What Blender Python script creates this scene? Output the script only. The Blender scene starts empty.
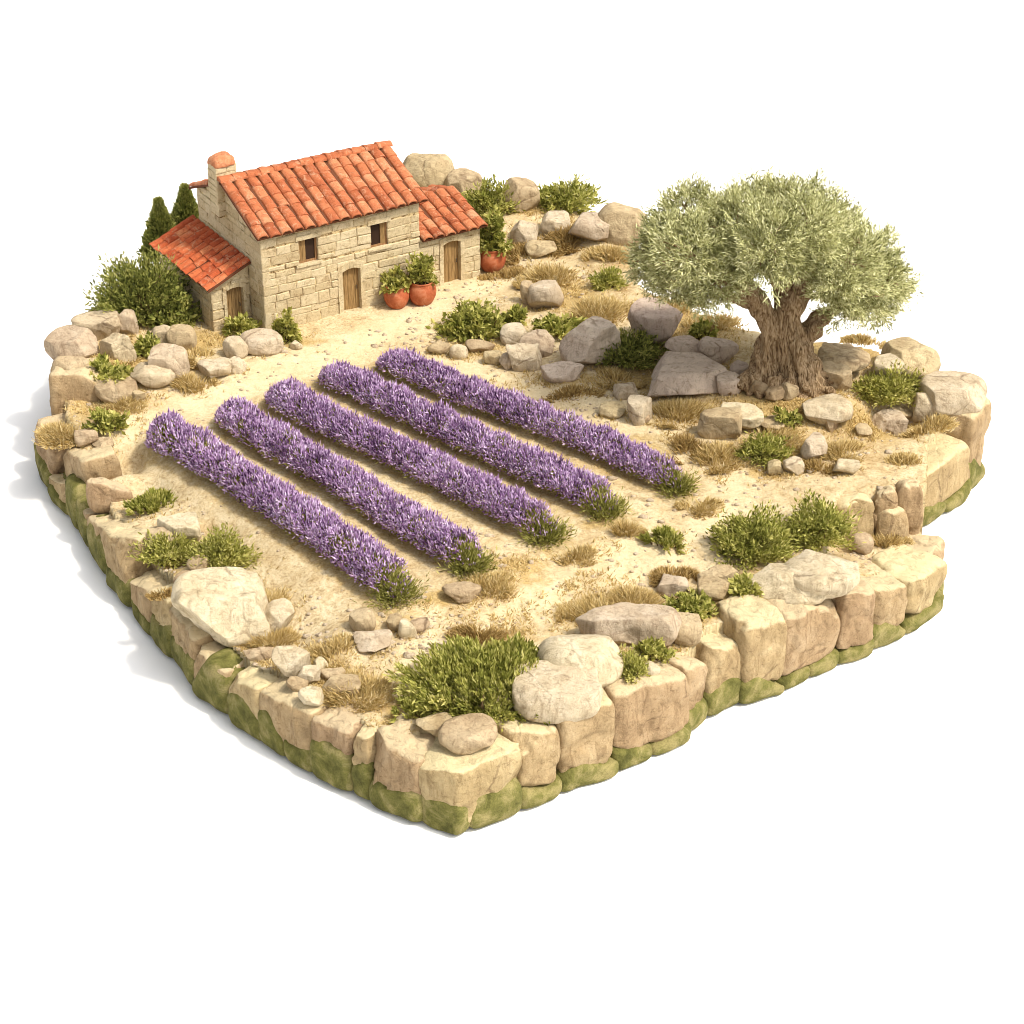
import bpy, bmesh, math, random
import numpy as np

# ------------------------------------------------------------------ scene, camera maths
S = bpy.context.scene
COL = S.collection
F, ELEV, HC = 2200.0, math.radians(30.5), 36.5
H = 3.0                                              # thickness of the slab of land
CAM = np.array([0.0, -HC / math.tan(ELEV), HC])
RGT = np.array([1.0, 0, 0]); UPV = np.array([0, math.sin(ELEV), math.cos(ELEV)]); FWD = np.array([0, math.cos(ELEV), -math.sin(ELEV)])
SE, CE = math.sin(ELEV), math.cos(ELEV)

def ray(u, v): return RGT * ((u - 512) / F) + UPV * ((512 - v) / F) + FWD
def at(u, v, z=0.0):
    d = ray(u, v); return CAM + d * ((z - CAM[2]) / d[2])
def at_depth(u, v, y):
    d = ray(u, v); return CAM + d * ((y - CAM[1]) / d[1])
def ppm(p): return F / float((np.asarray(p) - CAM) @ FWD)      # size on the picture of one metre at p

# ------------------------------------------------------------------ noise
def _hash(ix, iy, iz, seed):
    h = (ix * 374761393 + iy * 668265263 + iz * 2147483647 + seed * 974711) & 0xFFFFFFFF
    h = ((h ^ (h >> 13)) * 1274126177) & 0xFFFFFFFF
    h = ((h ^ (h >> 16)) * 2246822519) & 0xFFFFFFFF
    return ((h ^ (h >> 15)) & 0xFFFFFF) / float(0xFFFFFF) * 2 - 1
def vnoise(P, seed=0):
    P = np.asarray(P, float); I = np.floor(P).astype(np.int64); f = P - I; f = f * f * (3 - 2 * f)
    r = 0
    for dx in (0, 1):
        for dy in (0, 1):
            for dz in (0, 1):
                w = (f[:, 0] if dx else 1 - f[:, 0]) * (f[:, 1] if dy else 1 - f[:, 1]) * (f[:, 2] if dz else 1 - f[:, 2])
                r = r + w * _hash(I[:, 0] + dx, I[:, 1] + dy, I[:, 2] + dz, seed)
    return r
def fbm(P, seed=0, o=3):
    r, a = 0, 1.0
    P = np.asarray(P, float)
    for i in range(o):
        r = r + a * vnoise(P * (2.03 ** i) + 13.7 * i, seed + i); a *= 0.5
    return r

# ------------------------------------------------------------------ object helpers
def tag(o, label=None, cat=None, group=None, kind=None):
    if label: o['label'] = label
    if cat: o['category'] = cat
    if group: o['group'] = group
    if kind: o['kind'] = kind
    return o
def empty(name, loc):
    o = bpy.data.objects.new(name, None); COL.objects.link(o); o.location = [float(c) for c in loc]; o.empty_display_size = 0.2
    return o
def add(name, V, faces, mats, parent=None, loc=None, smooth=False, midx=None):
    """faces: an n x k array, or a list of such arrays / lists of tuples. V in world space; loc is the origin."""
    V = np.asarray(V, float)
    if loc is None: loc = parent.location if parent is not None else (0, 0, 0)
    if parent is not None:
        off = np.zeros(3); q = parent
        while q is not None: off = off + np.array(q.location); q = q.parent
        local = V - off; oloc = (0, 0, 0)
    else:
        local = V - np.asarray(loc, float); oloc = [float(c) for c in loc]
    me = bpy.data.meshes.new(name)
    groups = [faces] if isinstance(faces, np.ndarray) else faces
    lt, lv = [], []
    for g in groups:
        if isinstance(g, np.ndarray):
            lv.append(g.reshape(-1)); lt.append(np.full(len(g), g.shape[1]))
        else:
            lv.append(np.array(g)); lt.append(np.array([len(g)]))
    lv = np.concatenate(lv).astype(np.int32); lt = np.concatenate(lt).astype(np.int32)
    me.vertices.add(len(local)); me.vertices.foreach_set('co', local.astype(np.float32).reshape(-1))
    me.loops.add(len(lv)); me.loops.foreach_set('vertex_index', lv)
    me.polygons.add(len(lt)); st = np.concatenate([[0], np.cumsum(lt)[:-1]]).astype(np.int32)
    me.polygons.foreach_set('loop_start', st)
    try: me.polygons.foreach_set('loop_total', lt)
    except Exception: pass
    for m in (mats if isinstance(mats, (list, tuple)) else [mats]): me.materials.append(m)
    if midx is not None: me.polygons.foreach_set('material_index', np.asarray(midx, np.int32))
    me.polygons.foreach_set('use_smooth', np.full(len(lt), bool(smooth)))
    me.update(calc_edges=True); me.validate()
    o = bpy.data.objects.new(name, me); COL.objects.link(o); o.location = oloc
    if parent is not None: o.parent = parent
    return o
class MB:
    """collects pieces of one mesh"""
    def __init__(s): s.V = []; s.Fc = []; s.M = []; s.n = 0
    def put(s, V, faces, m=0):
        V = np.asarray(V, float)
        for f in faces:
            if isinstance(f, np.ndarray): s.Fc.append(f + s.n); s.M += [m] * len(f)
            else: s.Fc.append([i + s.n for i in f]); s.M.append(m)
        s.V.append(V); s.n += len(V)
    def box(s, o, ex, ey, ez, a, b, m=0):
        """box from local corner a to corner b in the frame o, ex, ey, ez"""
        V = [o + ex * x + ey * y + ez * z for z in (a[2], b[2]) for y in (a[1], b[1]) for x in (a[0], b[0])]
        s.put(V, [np.array([[0, 2, 3, 1], [4, 5, 7, 6], [0, 1, 5, 4], [2, 6, 7, 3], [0, 4, 6, 2], [1, 3, 7, 5]])], m)
    def tube(s, pts, rad, n=8, m=0, cap=True):
        pts = np.asarray(pts, float); k = len(pts)
        T = np.gradient(pts, axis=0); T /= np.linalg.norm(T, axis=1)[:, None] + 1e-9
        ref = np.array([0.3, 0.9, 0.2]) if abs(T[0] @ np.array([.3, .9, .2])) < .85 else np.array([1., 0, 0])
        X = np.cross(T, ref); X /= np.linalg.norm(X, axis=1)[:, None]; Y = np.cross(T, X)
        a = np.arange(n) / n * 2 * math.pi
        V = (pts[:, None] + (X[:, None] * np.cos(a)[None, :, None] + Y[:, None] * np.sin(a)[None, :, None]) * np.asarray(rad, float)[:, None, None]).reshape(-1, 3)
        i, j = np.meshgrid(np.arange(k - 1), np.arange(n), indexing='ij'); i = i.ravel(); j = j.ravel(); j2 = (j + 1) % n
        fs = [np.stack([i * n + j, i * n + j2, (i + 1) * n + j2, (i + 1) * n + j], 1)]
        if cap: fs += [list(range(n))[::-1], [(k - 1) * n + q for q in range(n)]]
        s.put(V, fs, m)
    def build(s, name, mats, parent=None, loc=None, smooth=False):
        return add(name, np.concatenate(s.V), s.Fc, mats, parent, loc, smooth, s.M)

_ico = {}
def ico(sub):
    if sub not in _ico:
        bm = bmesh.new(); bmesh.ops.create_icosphere(bm, subdivisions=sub, radius=1)
        bm.verts.ensure_lookup_table()
        _ico[sub] = (np.array([v.co[:] for v in bm.verts]), np.array([[v.index for v in f.verts] for f in bm.faces])); bm.free()
    return _ico[sub]

# ------------------------------------------------------------------ materials
class NT:
    def __init__(s, name):
        s.m = bpy.data.materials.new(name); s.m.use_nodes = True; s.t = s.m.node_tree
        s.b = s.t.nodes['Principled BSDF']; s.b.inputs['Specular IOR Level'].default_value = 0.2
        s.co = s.t.nodes.new('ShaderNodeTexCoord').outputs['Object']
    def n(s, typ, **kw):
        x = s.t.nodes.new(typ)
        for k, v in kw.items():
            if k.startswith('_'): setattr(x, k[1:], v)
            else: s.set(x.inputs[k.replace('__', ' ')], v)
        return x
    def set(s, sock, v):
        if hasattr(v, 'is_output') and v.is_output: s.t.links.new(v, sock)
        else: sock.default_value = v
    def noise(s, scale, detail=4, rough=0.6, vec=None, dist=0.0, out='Fac'):
        return s.n('ShaderNodeTexNoise', Vector=vec or s.co, Scale=scale, Detail=detail, Roughness=rough, Distortion=dist).outputs[out]
    def ramp(s, fac, stops):
        r = s.n('ShaderNodeValToRGB', Fac=fac); e = r.color_ramp.elements
        while len(e) < len(stops): e.new(0.5)
        for q, (p, c) in zip(e, stops): q.position = p; q.color = (*c, 1) if len(c) == 3 else c
        return r.outputs['Color']
    def mix(s, f, a, b, mode='MIX'):
        x = s.t.nodes.new('ShaderNodeMix'); x.data_type = 'RGBA'; x.blend_type = mode
        for k, v in ((0, f), (6, a), (7, b)):
            if isinstance(v, tuple) and len(v) == 3: v = (*v, 1)
            s.set(x.inputs[k], v)
        return x.outputs[2]
    def math(s, op, a, b=0.0, clamp=False):
        x = s.t.nodes.new('ShaderNodeMath'); x.operation = op; x.use_clamp = clamp
        s.set(x.inputs[0], a); s.set(x.inputs[1], b); return x.outputs[0]
    def scaled(s, v):
        return s.n('ShaderNodeMapping', Vector=s.co, Scale=v).outputs[0]
    def g(s, k):
        return k
    def bump(s, h, strength=0.4, dist=0.05, prev=None):
        x = s.n('ShaderNodeBump', Height=h, Strength=strength, Distance=dist)
        if prev is not None: s.set(x.inputs['Normal'], prev)
        return x.outputs[0]
    def done(s, col, rough=0.9, normal=None):
        s.set(s.b.inputs['Base Color'], (*col, 1) if isinstance(col, tuple) and len(col) == 3 else col)
        s.b.inputs['Roughness'].default_value = rough
        if normal is not None: s.set(s.b.inputs['Normal'], normal)
        return s.m
def grey(k): return (k, k, k)

def stone_mat(name, c1, c2, c3, crack=(.14, .085, .045), crack_amt=0.6, cscale=0.4, grain=1.0, dust=None):
    t = NT(name)
    rnd = t.n('ShaderNodeObjectInfo').outputs['Random']
    off = t.n('ShaderNodeVectorMath', _operation='ADD'); t.set(off.inputs[0], t.co)
    comb = t.n('ShaderNodeCombineXYZ', X=t.math('MULTIPLY', rnd, 37.0), Y=t.math('MULTIPLY', rnd, 91.0), Z=0.0); t.set(off.inputs[1], comb.outputs[0])
    v = off.outputs[0]
    big = t.noise(0.9, 5, 0.65, v, 0.6)
    col = t.ramp(big, [(0.30, c2), (0.5, c1), (0.72, c3)])
    streak = t.noise(2.2, 6, 0.7, t.n('ShaderNodeMapping', Vector=v, Scale=(1.6, 1.6, 0.45)).outputs[0], 1.0)
    col = t.mix(0.6, col, t.ramp(streak, [(0.34, (.42, .36, .30)), (0.5, grey(0.93)), (0.66, grey(1.0))]), 'MULTIPLY')
    speck = t.noise(14, 5, 0.75, v)
    col = t.mix(0.5, col, t.ramp(speck, [(0.33, grey(0.5)), (0.45, grey(0.95)), (0.62, grey(1.0))]), 'MULTIPLY')
    warp = t.mix(0.28, v, t.noise(1.6, 4, 0.6, v, 0, 'Color'))
    vo = t.n('ShaderNodeTexVoronoi', Vector=warp, Scale=cscale, _feature='DISTANCE_TO_EDGE').outputs['Distance']
    hatch = t.noise(7.0, 5, 0.75, t.n('ShaderNodeMapping', Vector=warp, Rotation=(.5, .3, .7), Scale=(.35, 1.6, 1.6)).outputs[0], .8)
    col = t.mix(0.55, col, t.ramp(hatch, [(0.34, (.40, .33, .27)), (0.43, grey(.97)), (0.6, grey(1.0))]), 'MULTIPLY')
    line = t.ramp(vo, [(0.0, grey(1)), (0.006, grey(0.8)), (0.016, grey(0))])
    gate = t.ramp(t.noise(0.8, 3, 0.6, v), [(0.50, grey(0)), (0.60, grey(1))])
    cm = t.math('MULTIPLY', t.mix(1.0, line, gate, 'MULTIPLY'), crack_amt)
    col = t.mix(cm, col, crack)
    if dust:
        nz = t.n('ShaderNodeSeparateXYZ', Vector=t.n('ShaderNodeNewGeometry').outputs['Normal']).outputs['Z']
        f = t.math('ADD', nz, t.math('MULTIPLY', t.math('SUBTRACT', t.noise(2.0, 5, .7, v), .5), .7))
        dc = t.mix(.8, dust[0], t.ramp(t.noise(2.6, 7, .72, v, 1.2), [(.33, grey(.55)), (.5, grey(1))]), 'MULTIPLY')
        col = t.mix(t.ramp(f, [(.55, grey(0)), (.80, grey(1))]), col, dc)
    val = t.n('ShaderNodeHueSaturation', Hue=t.math('ADD', t.math('MULTIPLY', rnd, 0.02), 0.49), Saturation=1.0, Value=t.math('ADD', t.math('MULTIPLY', rnd, 0.20), 0.89), Color=col).outputs[0]
    nb = t.bump(t.noise(3.2, 8, 0.72, v, 0.4), 0.8 * grain, 0.15); nb = t.bump(hatch, 0.5, 0.05, nb)
    nb = t.bump(t.noise(17, 4, 0.7, v), 0.35 * grain, 0.02, nb)
    nb = t.bump(t.math('SUBTRACT', 1.0, line), 0.5, 0.03, nb)
    return t.done(val, 0.92, nb)

def leaf_mat(name, stops, trans=0.25, rough=0.6):
    t = NT(name)
    r = t.n('ShaderNodeNewGeometry').outputs['Random Per Island']
    cl = t.noise(0.9, 3, 0.6)
    f = t.math('ADD', t.math('MULTIPLY', r, 0.75), t.math('MULTIPLY', t.math('SUBTRACT', cl, 0.5), 0.9), )
    f = t.math('ADD', f, 0.12, True)
    col = t.ramp(f, stops)
    m = t.done(col, rough)
    tr = t.n('ShaderNodeBsdfTranslucent', Color=col)
    mx = t.n('ShaderNodeMixShader', Fac=trans); t.set(mx.inputs[1], t.b.outputs[0]); t.set(mx.inputs[2], tr.outputs[0])
    t.set(t.t.nodes['Material Output'].inputs['Surface'], mx.outputs[0])
    return m

M = {}
M['pale'] = stone_mat('pale_stone', (.58, .475, .325), (.45, .35, .22), (.65, .555, .41))
M['tan'] = stone_mat('tan_stone', (.49, .375, .225), (.35, .25, .14), (.57, .455, .29))
M['grey'] = stone_mat('grey_stone', (.54, .43, .285), (.40, .305, .19), (.64, .53, .37))
M['mauve'] = stone_mat('tree_shade_mauve_stone', (.62, .495, .385), (.48, .37, .29), (.70, .585, .46))  # mauve tinge of the olive's shade put into the stone colour
M['edge'] = stone_mat('edge_stone_face', (.42, .30, .16), (.30, .205, .105), (.51, .385, .225), cscale=0.45, dust=[(.59, .475, .285)])

t = NT('moss')
c = t.ramp(t.noise(1.3, 5, 0.65, None, 0.5), [(0.34, (.07, .068, .016)), (0.5, (.15, .14, .038)), (0.64, (.28, .235, .095))])
c = t.mix(0.6, c, t.ramp(t.noise(20, 4, 0.7), [(0.33, grey(.5)), (0.55, grey(1))]), 'MULTIPLY')
M['moss'] = t.done(c, 1.0, t.bump(t.noise(9, 6, 0.75), 0.6, 0.06))

t = NT('sandy_soil')
c = t.ramp(t.noise(0.42, 7, 0.66, None, 0.7), [(0.30, (.42, .30, .145)), (0.43, (.55, .435, .255)), (0.55, (.615, .51, .325)), (0.75, (.67, .575, .385))])
c = t.mix(0.75, c, t.ramp(t.noise(2.6, 7, 0.72, None, 1.2), [(0.33, (.45, .36, .25)), (0.45, (.86, .80, .70)), (0.55, grey(1))]), 'MULTIPLY')
c = t.mix(0.7, c, t.ramp(t.noise(11, 5, 0.75, None, .5), [(0.33, (.28, .21, .14)), (0.43, (.82, .77, .70)), (0.55, grey(1))]), 'MULTIPLY')
c = t.mix(0.35, c, t.ramp(t.noise(34, 3, 0.7), [(0.35, grey(.4)), (0.5, grey(1))]), 'MULTIPLY')
at_ = t.n('ShaderNodeAttribute', _attribute_name='thatch_and_rows').outputs['Fac']
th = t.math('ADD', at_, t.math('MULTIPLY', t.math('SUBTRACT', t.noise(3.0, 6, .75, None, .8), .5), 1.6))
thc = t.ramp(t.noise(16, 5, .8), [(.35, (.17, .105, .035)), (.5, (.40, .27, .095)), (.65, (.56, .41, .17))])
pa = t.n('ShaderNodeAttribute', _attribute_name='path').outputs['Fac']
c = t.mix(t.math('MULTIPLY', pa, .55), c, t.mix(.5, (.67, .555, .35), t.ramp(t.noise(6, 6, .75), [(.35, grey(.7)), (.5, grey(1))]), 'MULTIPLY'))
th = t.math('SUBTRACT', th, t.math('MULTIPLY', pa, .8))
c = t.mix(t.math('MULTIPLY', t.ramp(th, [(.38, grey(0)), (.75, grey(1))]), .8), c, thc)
nb = t.bump(t.noise(2.4, 8, 0.7, None, .8), 0.6, 0.12); nb = t.bump(t.noise(13, 5, 0.75), 0.5, 0.035, nb)
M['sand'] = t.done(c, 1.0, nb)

t = NT('white_floor'); M['white'] = t.done((.93, .93, .925), 1.0); t.b.inputs['Specular IOR Level'].default_value = 0

t = NT('wall_stone')
rnd = t.n('ShaderNodeNewGeometry').outputs['Random Per Island']
c = t.ramp(rnd, [(0, (.53, .42, .25)), (0.35, (.62, .51, .315)), (0.7, (.66, .555, .36)), (1, (.57, .45, .27))])
c = t.mix(0.7, c, t.ramp(t.noise(3.0, 7, 0.75, None, 1.2), [(0.36, (.50, .41, .30)), (0.48, (.95, .93, .90)), (0.6, grey(1))]), 'MULTIPLY')
c = t.mix(0.5, c, t.ramp(t.noise(16, 4, 0.75), [(0.33, grey(.55)), (0.48, grey(1))]), 'MULTIPLY')
M['wall'] = t.done(c, 0.95, t.bump(t.noise(5, 8, 0.75, None, .6), 0.9, 0.11))
t = NT('mortar')
c = t.ramp(t.noise(5, 6, 0.7), [(0.42, (.16, .10, .045)), (0.52, (.50, .38, .20)), (0.65, (.62, .49, .27))])
M['mortar'] = t.done(c, 1.0, t.bump(t.noise(12, 5, 0.7), 0.5, 0.04))

def tile_mat(name, stops):
    t = NT(name)
    rnd = t.n('ShaderNodeNewGeometry').outputs['Random Per Island']
    f = t.math('ADD', t.math('MULTIPLY', rnd, 0.7), t.math('MULTIPLY', t.math('SUBTRACT', t.noise(2.2, 5, .7), .5), 1.1))
    c = t.ramp(t.math('ADD', f, .15, True), stops)
    c = t.mix(0.6, c, t.ramp(t.noise(7, 7, 0.78, None, .9), [(0.36, (.34, .27, .25)), (0.48, (.95, .92, .9)), (0.62, (1, 1, 1))]), 'MULTIPLY')
    c = t.mix(t.ramp(t.noise(3.1, 6, .75, None, 1.0), [(.53, grey(0)), (.66, grey(.6))]), c, (.56, .36, .22))
    return t.done(c, 0.9, t.bump(t.noise(8, 7, 0.75), 0.9, 0.08))
M['tile'] = tile_mat('terracotta_tile', [(0, (.29, .075, .03)), (0.4, (.45, .14, .058)), (0.75, (.52, .19, .085)), (1, (.60, .30, .16))])
M['shadetile'] = tile_mat('shade_reddened_tile', [(0, (.32, .055, .02)), (0.4, (.48, .105, .038)), (0.75, (.56, .155, .06)), (1, (.62, .25, .11))])  # lean-to roof: shade of the house put into the tile as deeper red
M['tilegap'] = NT('tile_underside').done((.12, .045, .022), 1.0)

t = NT('terracotta_pot')
c = t.ramp(t.noise(2.6, 6, .65, None, .6), [(0.3, (.27, .06, .024)), (0.5, (.40, .11, .045)), (0.72, (.52, .21, .11))])
M['pot'] = t.done(c, 0.65, t.bump(t.noise(9, 5, .7), 0.3, 0.03))
M['potsoil'] = NT('pot_soil').done((.06, .04, .022), 1.0)

t = NT('old_wood')
g = t.noise(3.0, 6, 0.7, t.scaled((9, 9, 0.6)), 0.4)
c = t.ramp(g, [(0.28, (.10, .055, .02)), (0.5, (.27, .165, .065)), (0.72, (.40, .26, .11))])
M['wood'] = t.done(c, 0.8, t.bump(g, 0.5, 0.03))
t = NT('shutter_wood')
g = t.noise(3.0, 5, 0.7, t.scaled((9, 9, 0.6)), 0.4)
M['shutter'] = t.done(t.ramp(g, [(0.3, (.16, .075, .03)), (0.65, (.34, .19, .085))]), 0.8, t.bump(g, 0.4, 0.03))
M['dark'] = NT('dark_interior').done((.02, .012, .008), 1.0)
t = NT('dark_pane'); M['pane'] = t.done((.035, .02, .014), 0.25)
t = NT('iron'); M['iron'] = t.done((.05, .045, .04), 0.5)

t = NT('olive_bark')
g = t.noise(2.6, 8, 0.72, t.n('ShaderNodeMapping', Vector=t.co, Scale=(3.2, 3.2, .6), Rotation=(0, .5, 0)).outputs[0], 1.8)
c = t.ramp(g, [(0.36, (.05, .028, .014)), (0.46, (.22, .14, .07)), (0.56, (.44, .31, .18)), (0.72, (.60, .47, .31))])
M['bark'] = t.done(c, 0.95, t.bump(g, 0.9, 0.12))
M['stem'] = NT('twig').done((.13, .085, .04), 1.0)
M['olive'] = leaf_mat('olive_leaves', [(0, (.07, .075, .02)), (0.28, (.28, .285, .105)), (0.55, (.56, .55, .26)), (0.8, (.78, .76, .44)), (1, (.90, .87, .58))], .26)
M['green'] = leaf_mat('bush_leaves', [(0, (.07, .078, .010)), (0.35, (.26, .27, .05)), (0.7, (.54, .51, .14)), (1, (.78, .71, .29))], .40)
M['darkgreen'] = leaf_mat('dark_bush_leaves', [(0, (.05, .06, .012)), (0.4, (.20, .22, .046)), (0.8, (.42, .41, .11)), (1, (.62, .57, .21))], .40)
M['light'] = leaf_mat('light_bush_leaves', [(0, (.10, .11, .016)), (0.35, (.31, .305, .06)), (0.7, (.55, .52, .15)), (1, (.78, .70, .30))], .42)
M['gold'] = leaf_mat('dry_grass_blades', [(0, (.29, .19, .06)), (0.35, (.52, .375, .14)), (0.7, (.68, .53, .25)), (1, (.82, .71, .44))], .35)
M['brown'] = leaf_mat('dry_brown_twigs', [(0, (.18, .11, .035)), (0.4, (.38, .25, .085)), (0.8, (.56, .40, .16)), (1, (.68, .54, .27))], .3)
M['lav'] = leaf_mat('lavender_flowers', [(0, (.05, .018, .05)), (0.2, (.22, .11, .245)), (0.45, (.50, .31, .54)), (0.75, (.74, .56, .78)), (1, (.90, .79, .92))], .3)
M['lavleaf'] = leaf_mat('lavender_leaves', [(0, (.075, .075, .014)), (0.4, (.24, .235, .05)), (0.8, (.48, .44, .13)), (1, (.66, .59, .25))], .3)

# ------------------------------------------------------------------ the land
SHARED = [(160,441,0),(190,460,0),(220,480,0),(250,500,0),(280,520,0),(310,540,0),(345,562,-.02),(200,420,0),(300,500,0),(385,590,-.1),(470,560,0),(600,510,0),(680,480,0),(450,420,0),(380,370,.05),(300,360,.15),
 (266,334,.3),(421,296,.3),(480,277,.3),(350,320,.27),(230,300,.32),(330,260,.3),(400,310,.27),(500,290,.3),(200,335,.3),
 (70,350,.4),(110,340,.4),(150,370,.2),(90,395,.1),(60,420,-.4),(180,350,.3),(120,300,.5),(110,420,-.1),
 (115,500,-.85),(100,512,-1.0),(122,468,-.2),(150,530,-.6),(200,560,-.4),(230,610,-.5),(300,660,-.5),(340,640,-.2),
 (440,700,-.5),(400,650,-.3),(520,640,-.3),(560,690,-.4),(640,650,-.35),(700,610,-.35),(780,575,-.4),(620,600,-.2),(700,540,-.1)]
UPPER = [(750,490,.1),(840,500,.35),(870,485,.42),(905,470,.45),(900,455,.5),(950,420,.6),(850,440,.5),(790,395,.9),(740,390,.8),(830,400,.85),(880,370,.8),(700,430,.4),
 (690,345,.9),(640,330,.8),(740,335,1.1),(850,345,.9),(640,380,.3),(600,350,.5),(570,300,.7),(520,345,.2),(530,300,.5),(470,340,.15),(600,300,.9),
 (540,250,.8),(520,210,1.4),(600,235,1.3),(620,265,1.0),(430,215,1.2),(480,205,1.4),(560,225,1.3),(560,265,.8),(330,230,.8),(200,260,.6)]
LOBE = [(880,560,-1.22),(915,550,-1.25),(860,600,-1.0),(930,570,-1.25),(850,548,-1.15),(880,540,-1.25)]
sh = np.array([at(*p) for p in SHARED]); upc = np.array([at(*p) for p in UPPER]); lbc = np.array([at(*p) for p in LOBE])
LOBE_POLY = np.array([at(u, v, -1.2)[:2] for u, v in [(838,533),(868,531),(892,530),(925,527),(990,500),(1000,640),(840,660),(822,560)]])

def in_poly(P, Q):
    r = np.zeros(len(P), bool); j = len(Q) - 1
    for i in range(len(Q)):
        c = (Q[i, 1] > P[:, 1]) != (Q[j, 1] > P[:, 1])
        x = (Q[j, 0] - Q[i, 0]) * (P[:, 1] - Q[i, 1]) / (Q[j, 1] - Q[i, 1] + 1e-12) + Q[i, 0]
        r ^= c & (P[:, 0] < x); j = i
    return r
def _idw(P, C):
    d2 = ((P[:, None, :2] - C[None, :, :2]) ** 2).sum(2); w = 1 / (d2 + 0.5) ** 1.8
    return (w * C[None, :, 2]).sum(1) / w.sum(1)
def land(P):
    P = np.asarray(P, float)[:, :2]
    z = _idw(P, np.concatenate([sh, upc])); lb = in_poly(P, LOBE_POLY)
    if lb.any(): z[lb] = _idw(P[lb], np.concatenate([sh, lbc]))
    P3 = np.c_[P, np.zeros(len(P))]
    return z + 0.05 * fbm(P3 * 0.8, 5, 3) + 0.024 * fbm(P3 * 4.2, 9, 3)
def ground(u, v, lift=0.0):
    z = 0.0
    for _ in range(30):
        p = at(u, v, z); z = 0.5 * z + 0.5 * (float(land(p[None])[0]) + lift)
    return at(u, v, z)

# rim stones: left foot (u, v), its top v; right foot (u, v), its top v; depth in metres; height of moss; how far it stands out; label
RIM = [
 (47,440,352,  40,470,375, 2.2, .5, -.6, 'tall rounded edge block at the far left corner, below the flat grey boulder'),
 (37,474,417,  54,496,443, 2.0, .9, 0, 'leftmost edge block, shaded face under a tuft of golden grass'),
 (54,498,446,  78,536,462, 1.6, .7, -.35, 'edge block set back above the small round edge stone, left side'),
 (53,498,476,  70,518,484, 0.9, .55, .1, 'small round edge stone low on the left side'),
 (70,519,500,  91,553,512, 1.6, .85, .05, 'low flat edge block with a broad tilted top, left side'),
 (90,553,515, 110,582,530, 1.2, .8, .05, 'small narrow edge block left of the green tuft, left side'),
 (109,583,527,131,612,545, 1.6, .8, .05, 'tall edge block beside the shaggy green tuft on the left side'),
 (131,613,576,154,640,592, 1.6, .85, .05, 'squat edge block left of the big smooth cream boulder'),
 (153,640,590,174,664,602, 1.4, .85, .05, 'small edge block touching the left end of the big cream boulder'),
 (172,662,606,196,695,640, 1.5, .95, .0, 'edge block carrying the big cream boulder, dark split face'),
 (194,694,644,232,720,672, 1.4, .9, .1, 'rounded bulging edge block just below the big cream boulder'),
 (230,724,677,262,746,690, 1.4, .9, .05, 'edge block right of the bulging one, moss foot, with bare sand above'),
 (260,744,688,314,777,714, 1.7, .85, .05, 'long edge block on the left front under the row of small pale stones'),
 (313,777,716,351,797,735, 1.6, .9, .05, 'plain square edge block between the long block and the narrow one'),
 (351,797,733,370,806,742, 1.1, .9, .0, 'narrow upright edge block, the thinnest on the left front'),
 (370,806,735,422,827,764, 1.8, .85, .08, 'edge block with pale chipped top left of the front corner'),
 (421,826,763,521,815,746, 2.2, .75, .08, 'large squared front corner block at the tip of the slab'),
 (520,814,742,560,795,729, 1.8, .75, .03, 'edge block right of the front corner, beside the flat topped boulder'),
 (558,795,718,617,776,698, 2.2, .85, .1, 'tall edge block with cracks and one round moss lump, right front'),
 (614,774,697,690,741,675, 2.0, .7, .03, 'broad grooved edge block right of the tall cracked one'),
 (686,740,670,709,722,664, 1.4, .6, -.05, 'slim edge block in the middle of the right front'),
 (706,720,652,746,700,645, 1.8, .85, .05, 'edge block with a moss foot, left of the two highest blocks'),
 (740,708,630,784,693,618, 2.0, .75, .08, 'high edge block with a broad flat sandy top, right front'),
 (780,694,617,839,667,604, 2.0, .8, .05, 'high edge block with a slanting crack, right front'),
 (836,667,593,872,655,590, 1.3, .8, .08, 'upright rounded edge block like a post, right front'),
 (868,656,592,907,637,584, 1.8, .75, .0, 'low edge block between the upright one and the right tip'),
 (904,637,583,944,611,562, 2.0, .75, .05, 'rounded edge block at the right tip of the lower terrace'),
 (943,606,556,940,575,533, 1.6, .6, -.1, 'curved outer edge block behind the right tip of the lower terrace'),
 (918,531,478,968,500,441, 2.0, .8, .05, 'large sunlit edge block of the upper terrace on the right'),
 (966,500,420,985,478,395, 2.2, 1.0, .0, 'tallest edge block at the far right corner, moss at its foot'),
]
# step between the two terraces (feet on the lower terrace)
STEP = [
 (88,493,471, 134,492,485, 0.6, 'ledge of rock in front of the head of the nearest lavender row'),
 (836,548,508, 876,540,497, 0.8, 'step block at the left end of the terrace step, behind the right juniper'),
 (872,541,497, 898,538,491, 0.7, 'tall step block in the middle of the terrace step'),
 (895,537,488, 922,535,484, 0.7, 'right hand step block beside the large sunlit edge block'),
 (880,545,518, 910,540,512, 0.9, 'low small step block in front of the terrace step'),
]
def inward(a, b):
    d = (b - a)[:2]; n = np.array([-d[1], d[0]]); n /= np.linalg.norm(n) + 1e-9
    m = (a + b)[:2] / 2
    if n @ (np.array([0, 3.0]) - m) < 0: n = -n
    return np.array([n[0], n[1], 0])
def top_z(p, v):
    y0, y1 = p[1], v
    lo, hi = p[2], p[2] + 8
    for _ in range(40):
        m = (lo + hi) / 2; q = np.array([p[0], p[1], m]) - CAM
        if 512 - (q @ UPV) / (q @ FWD) * F > v: lo = m
        else: hi = m
    return (lo + hi) / 2
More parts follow.
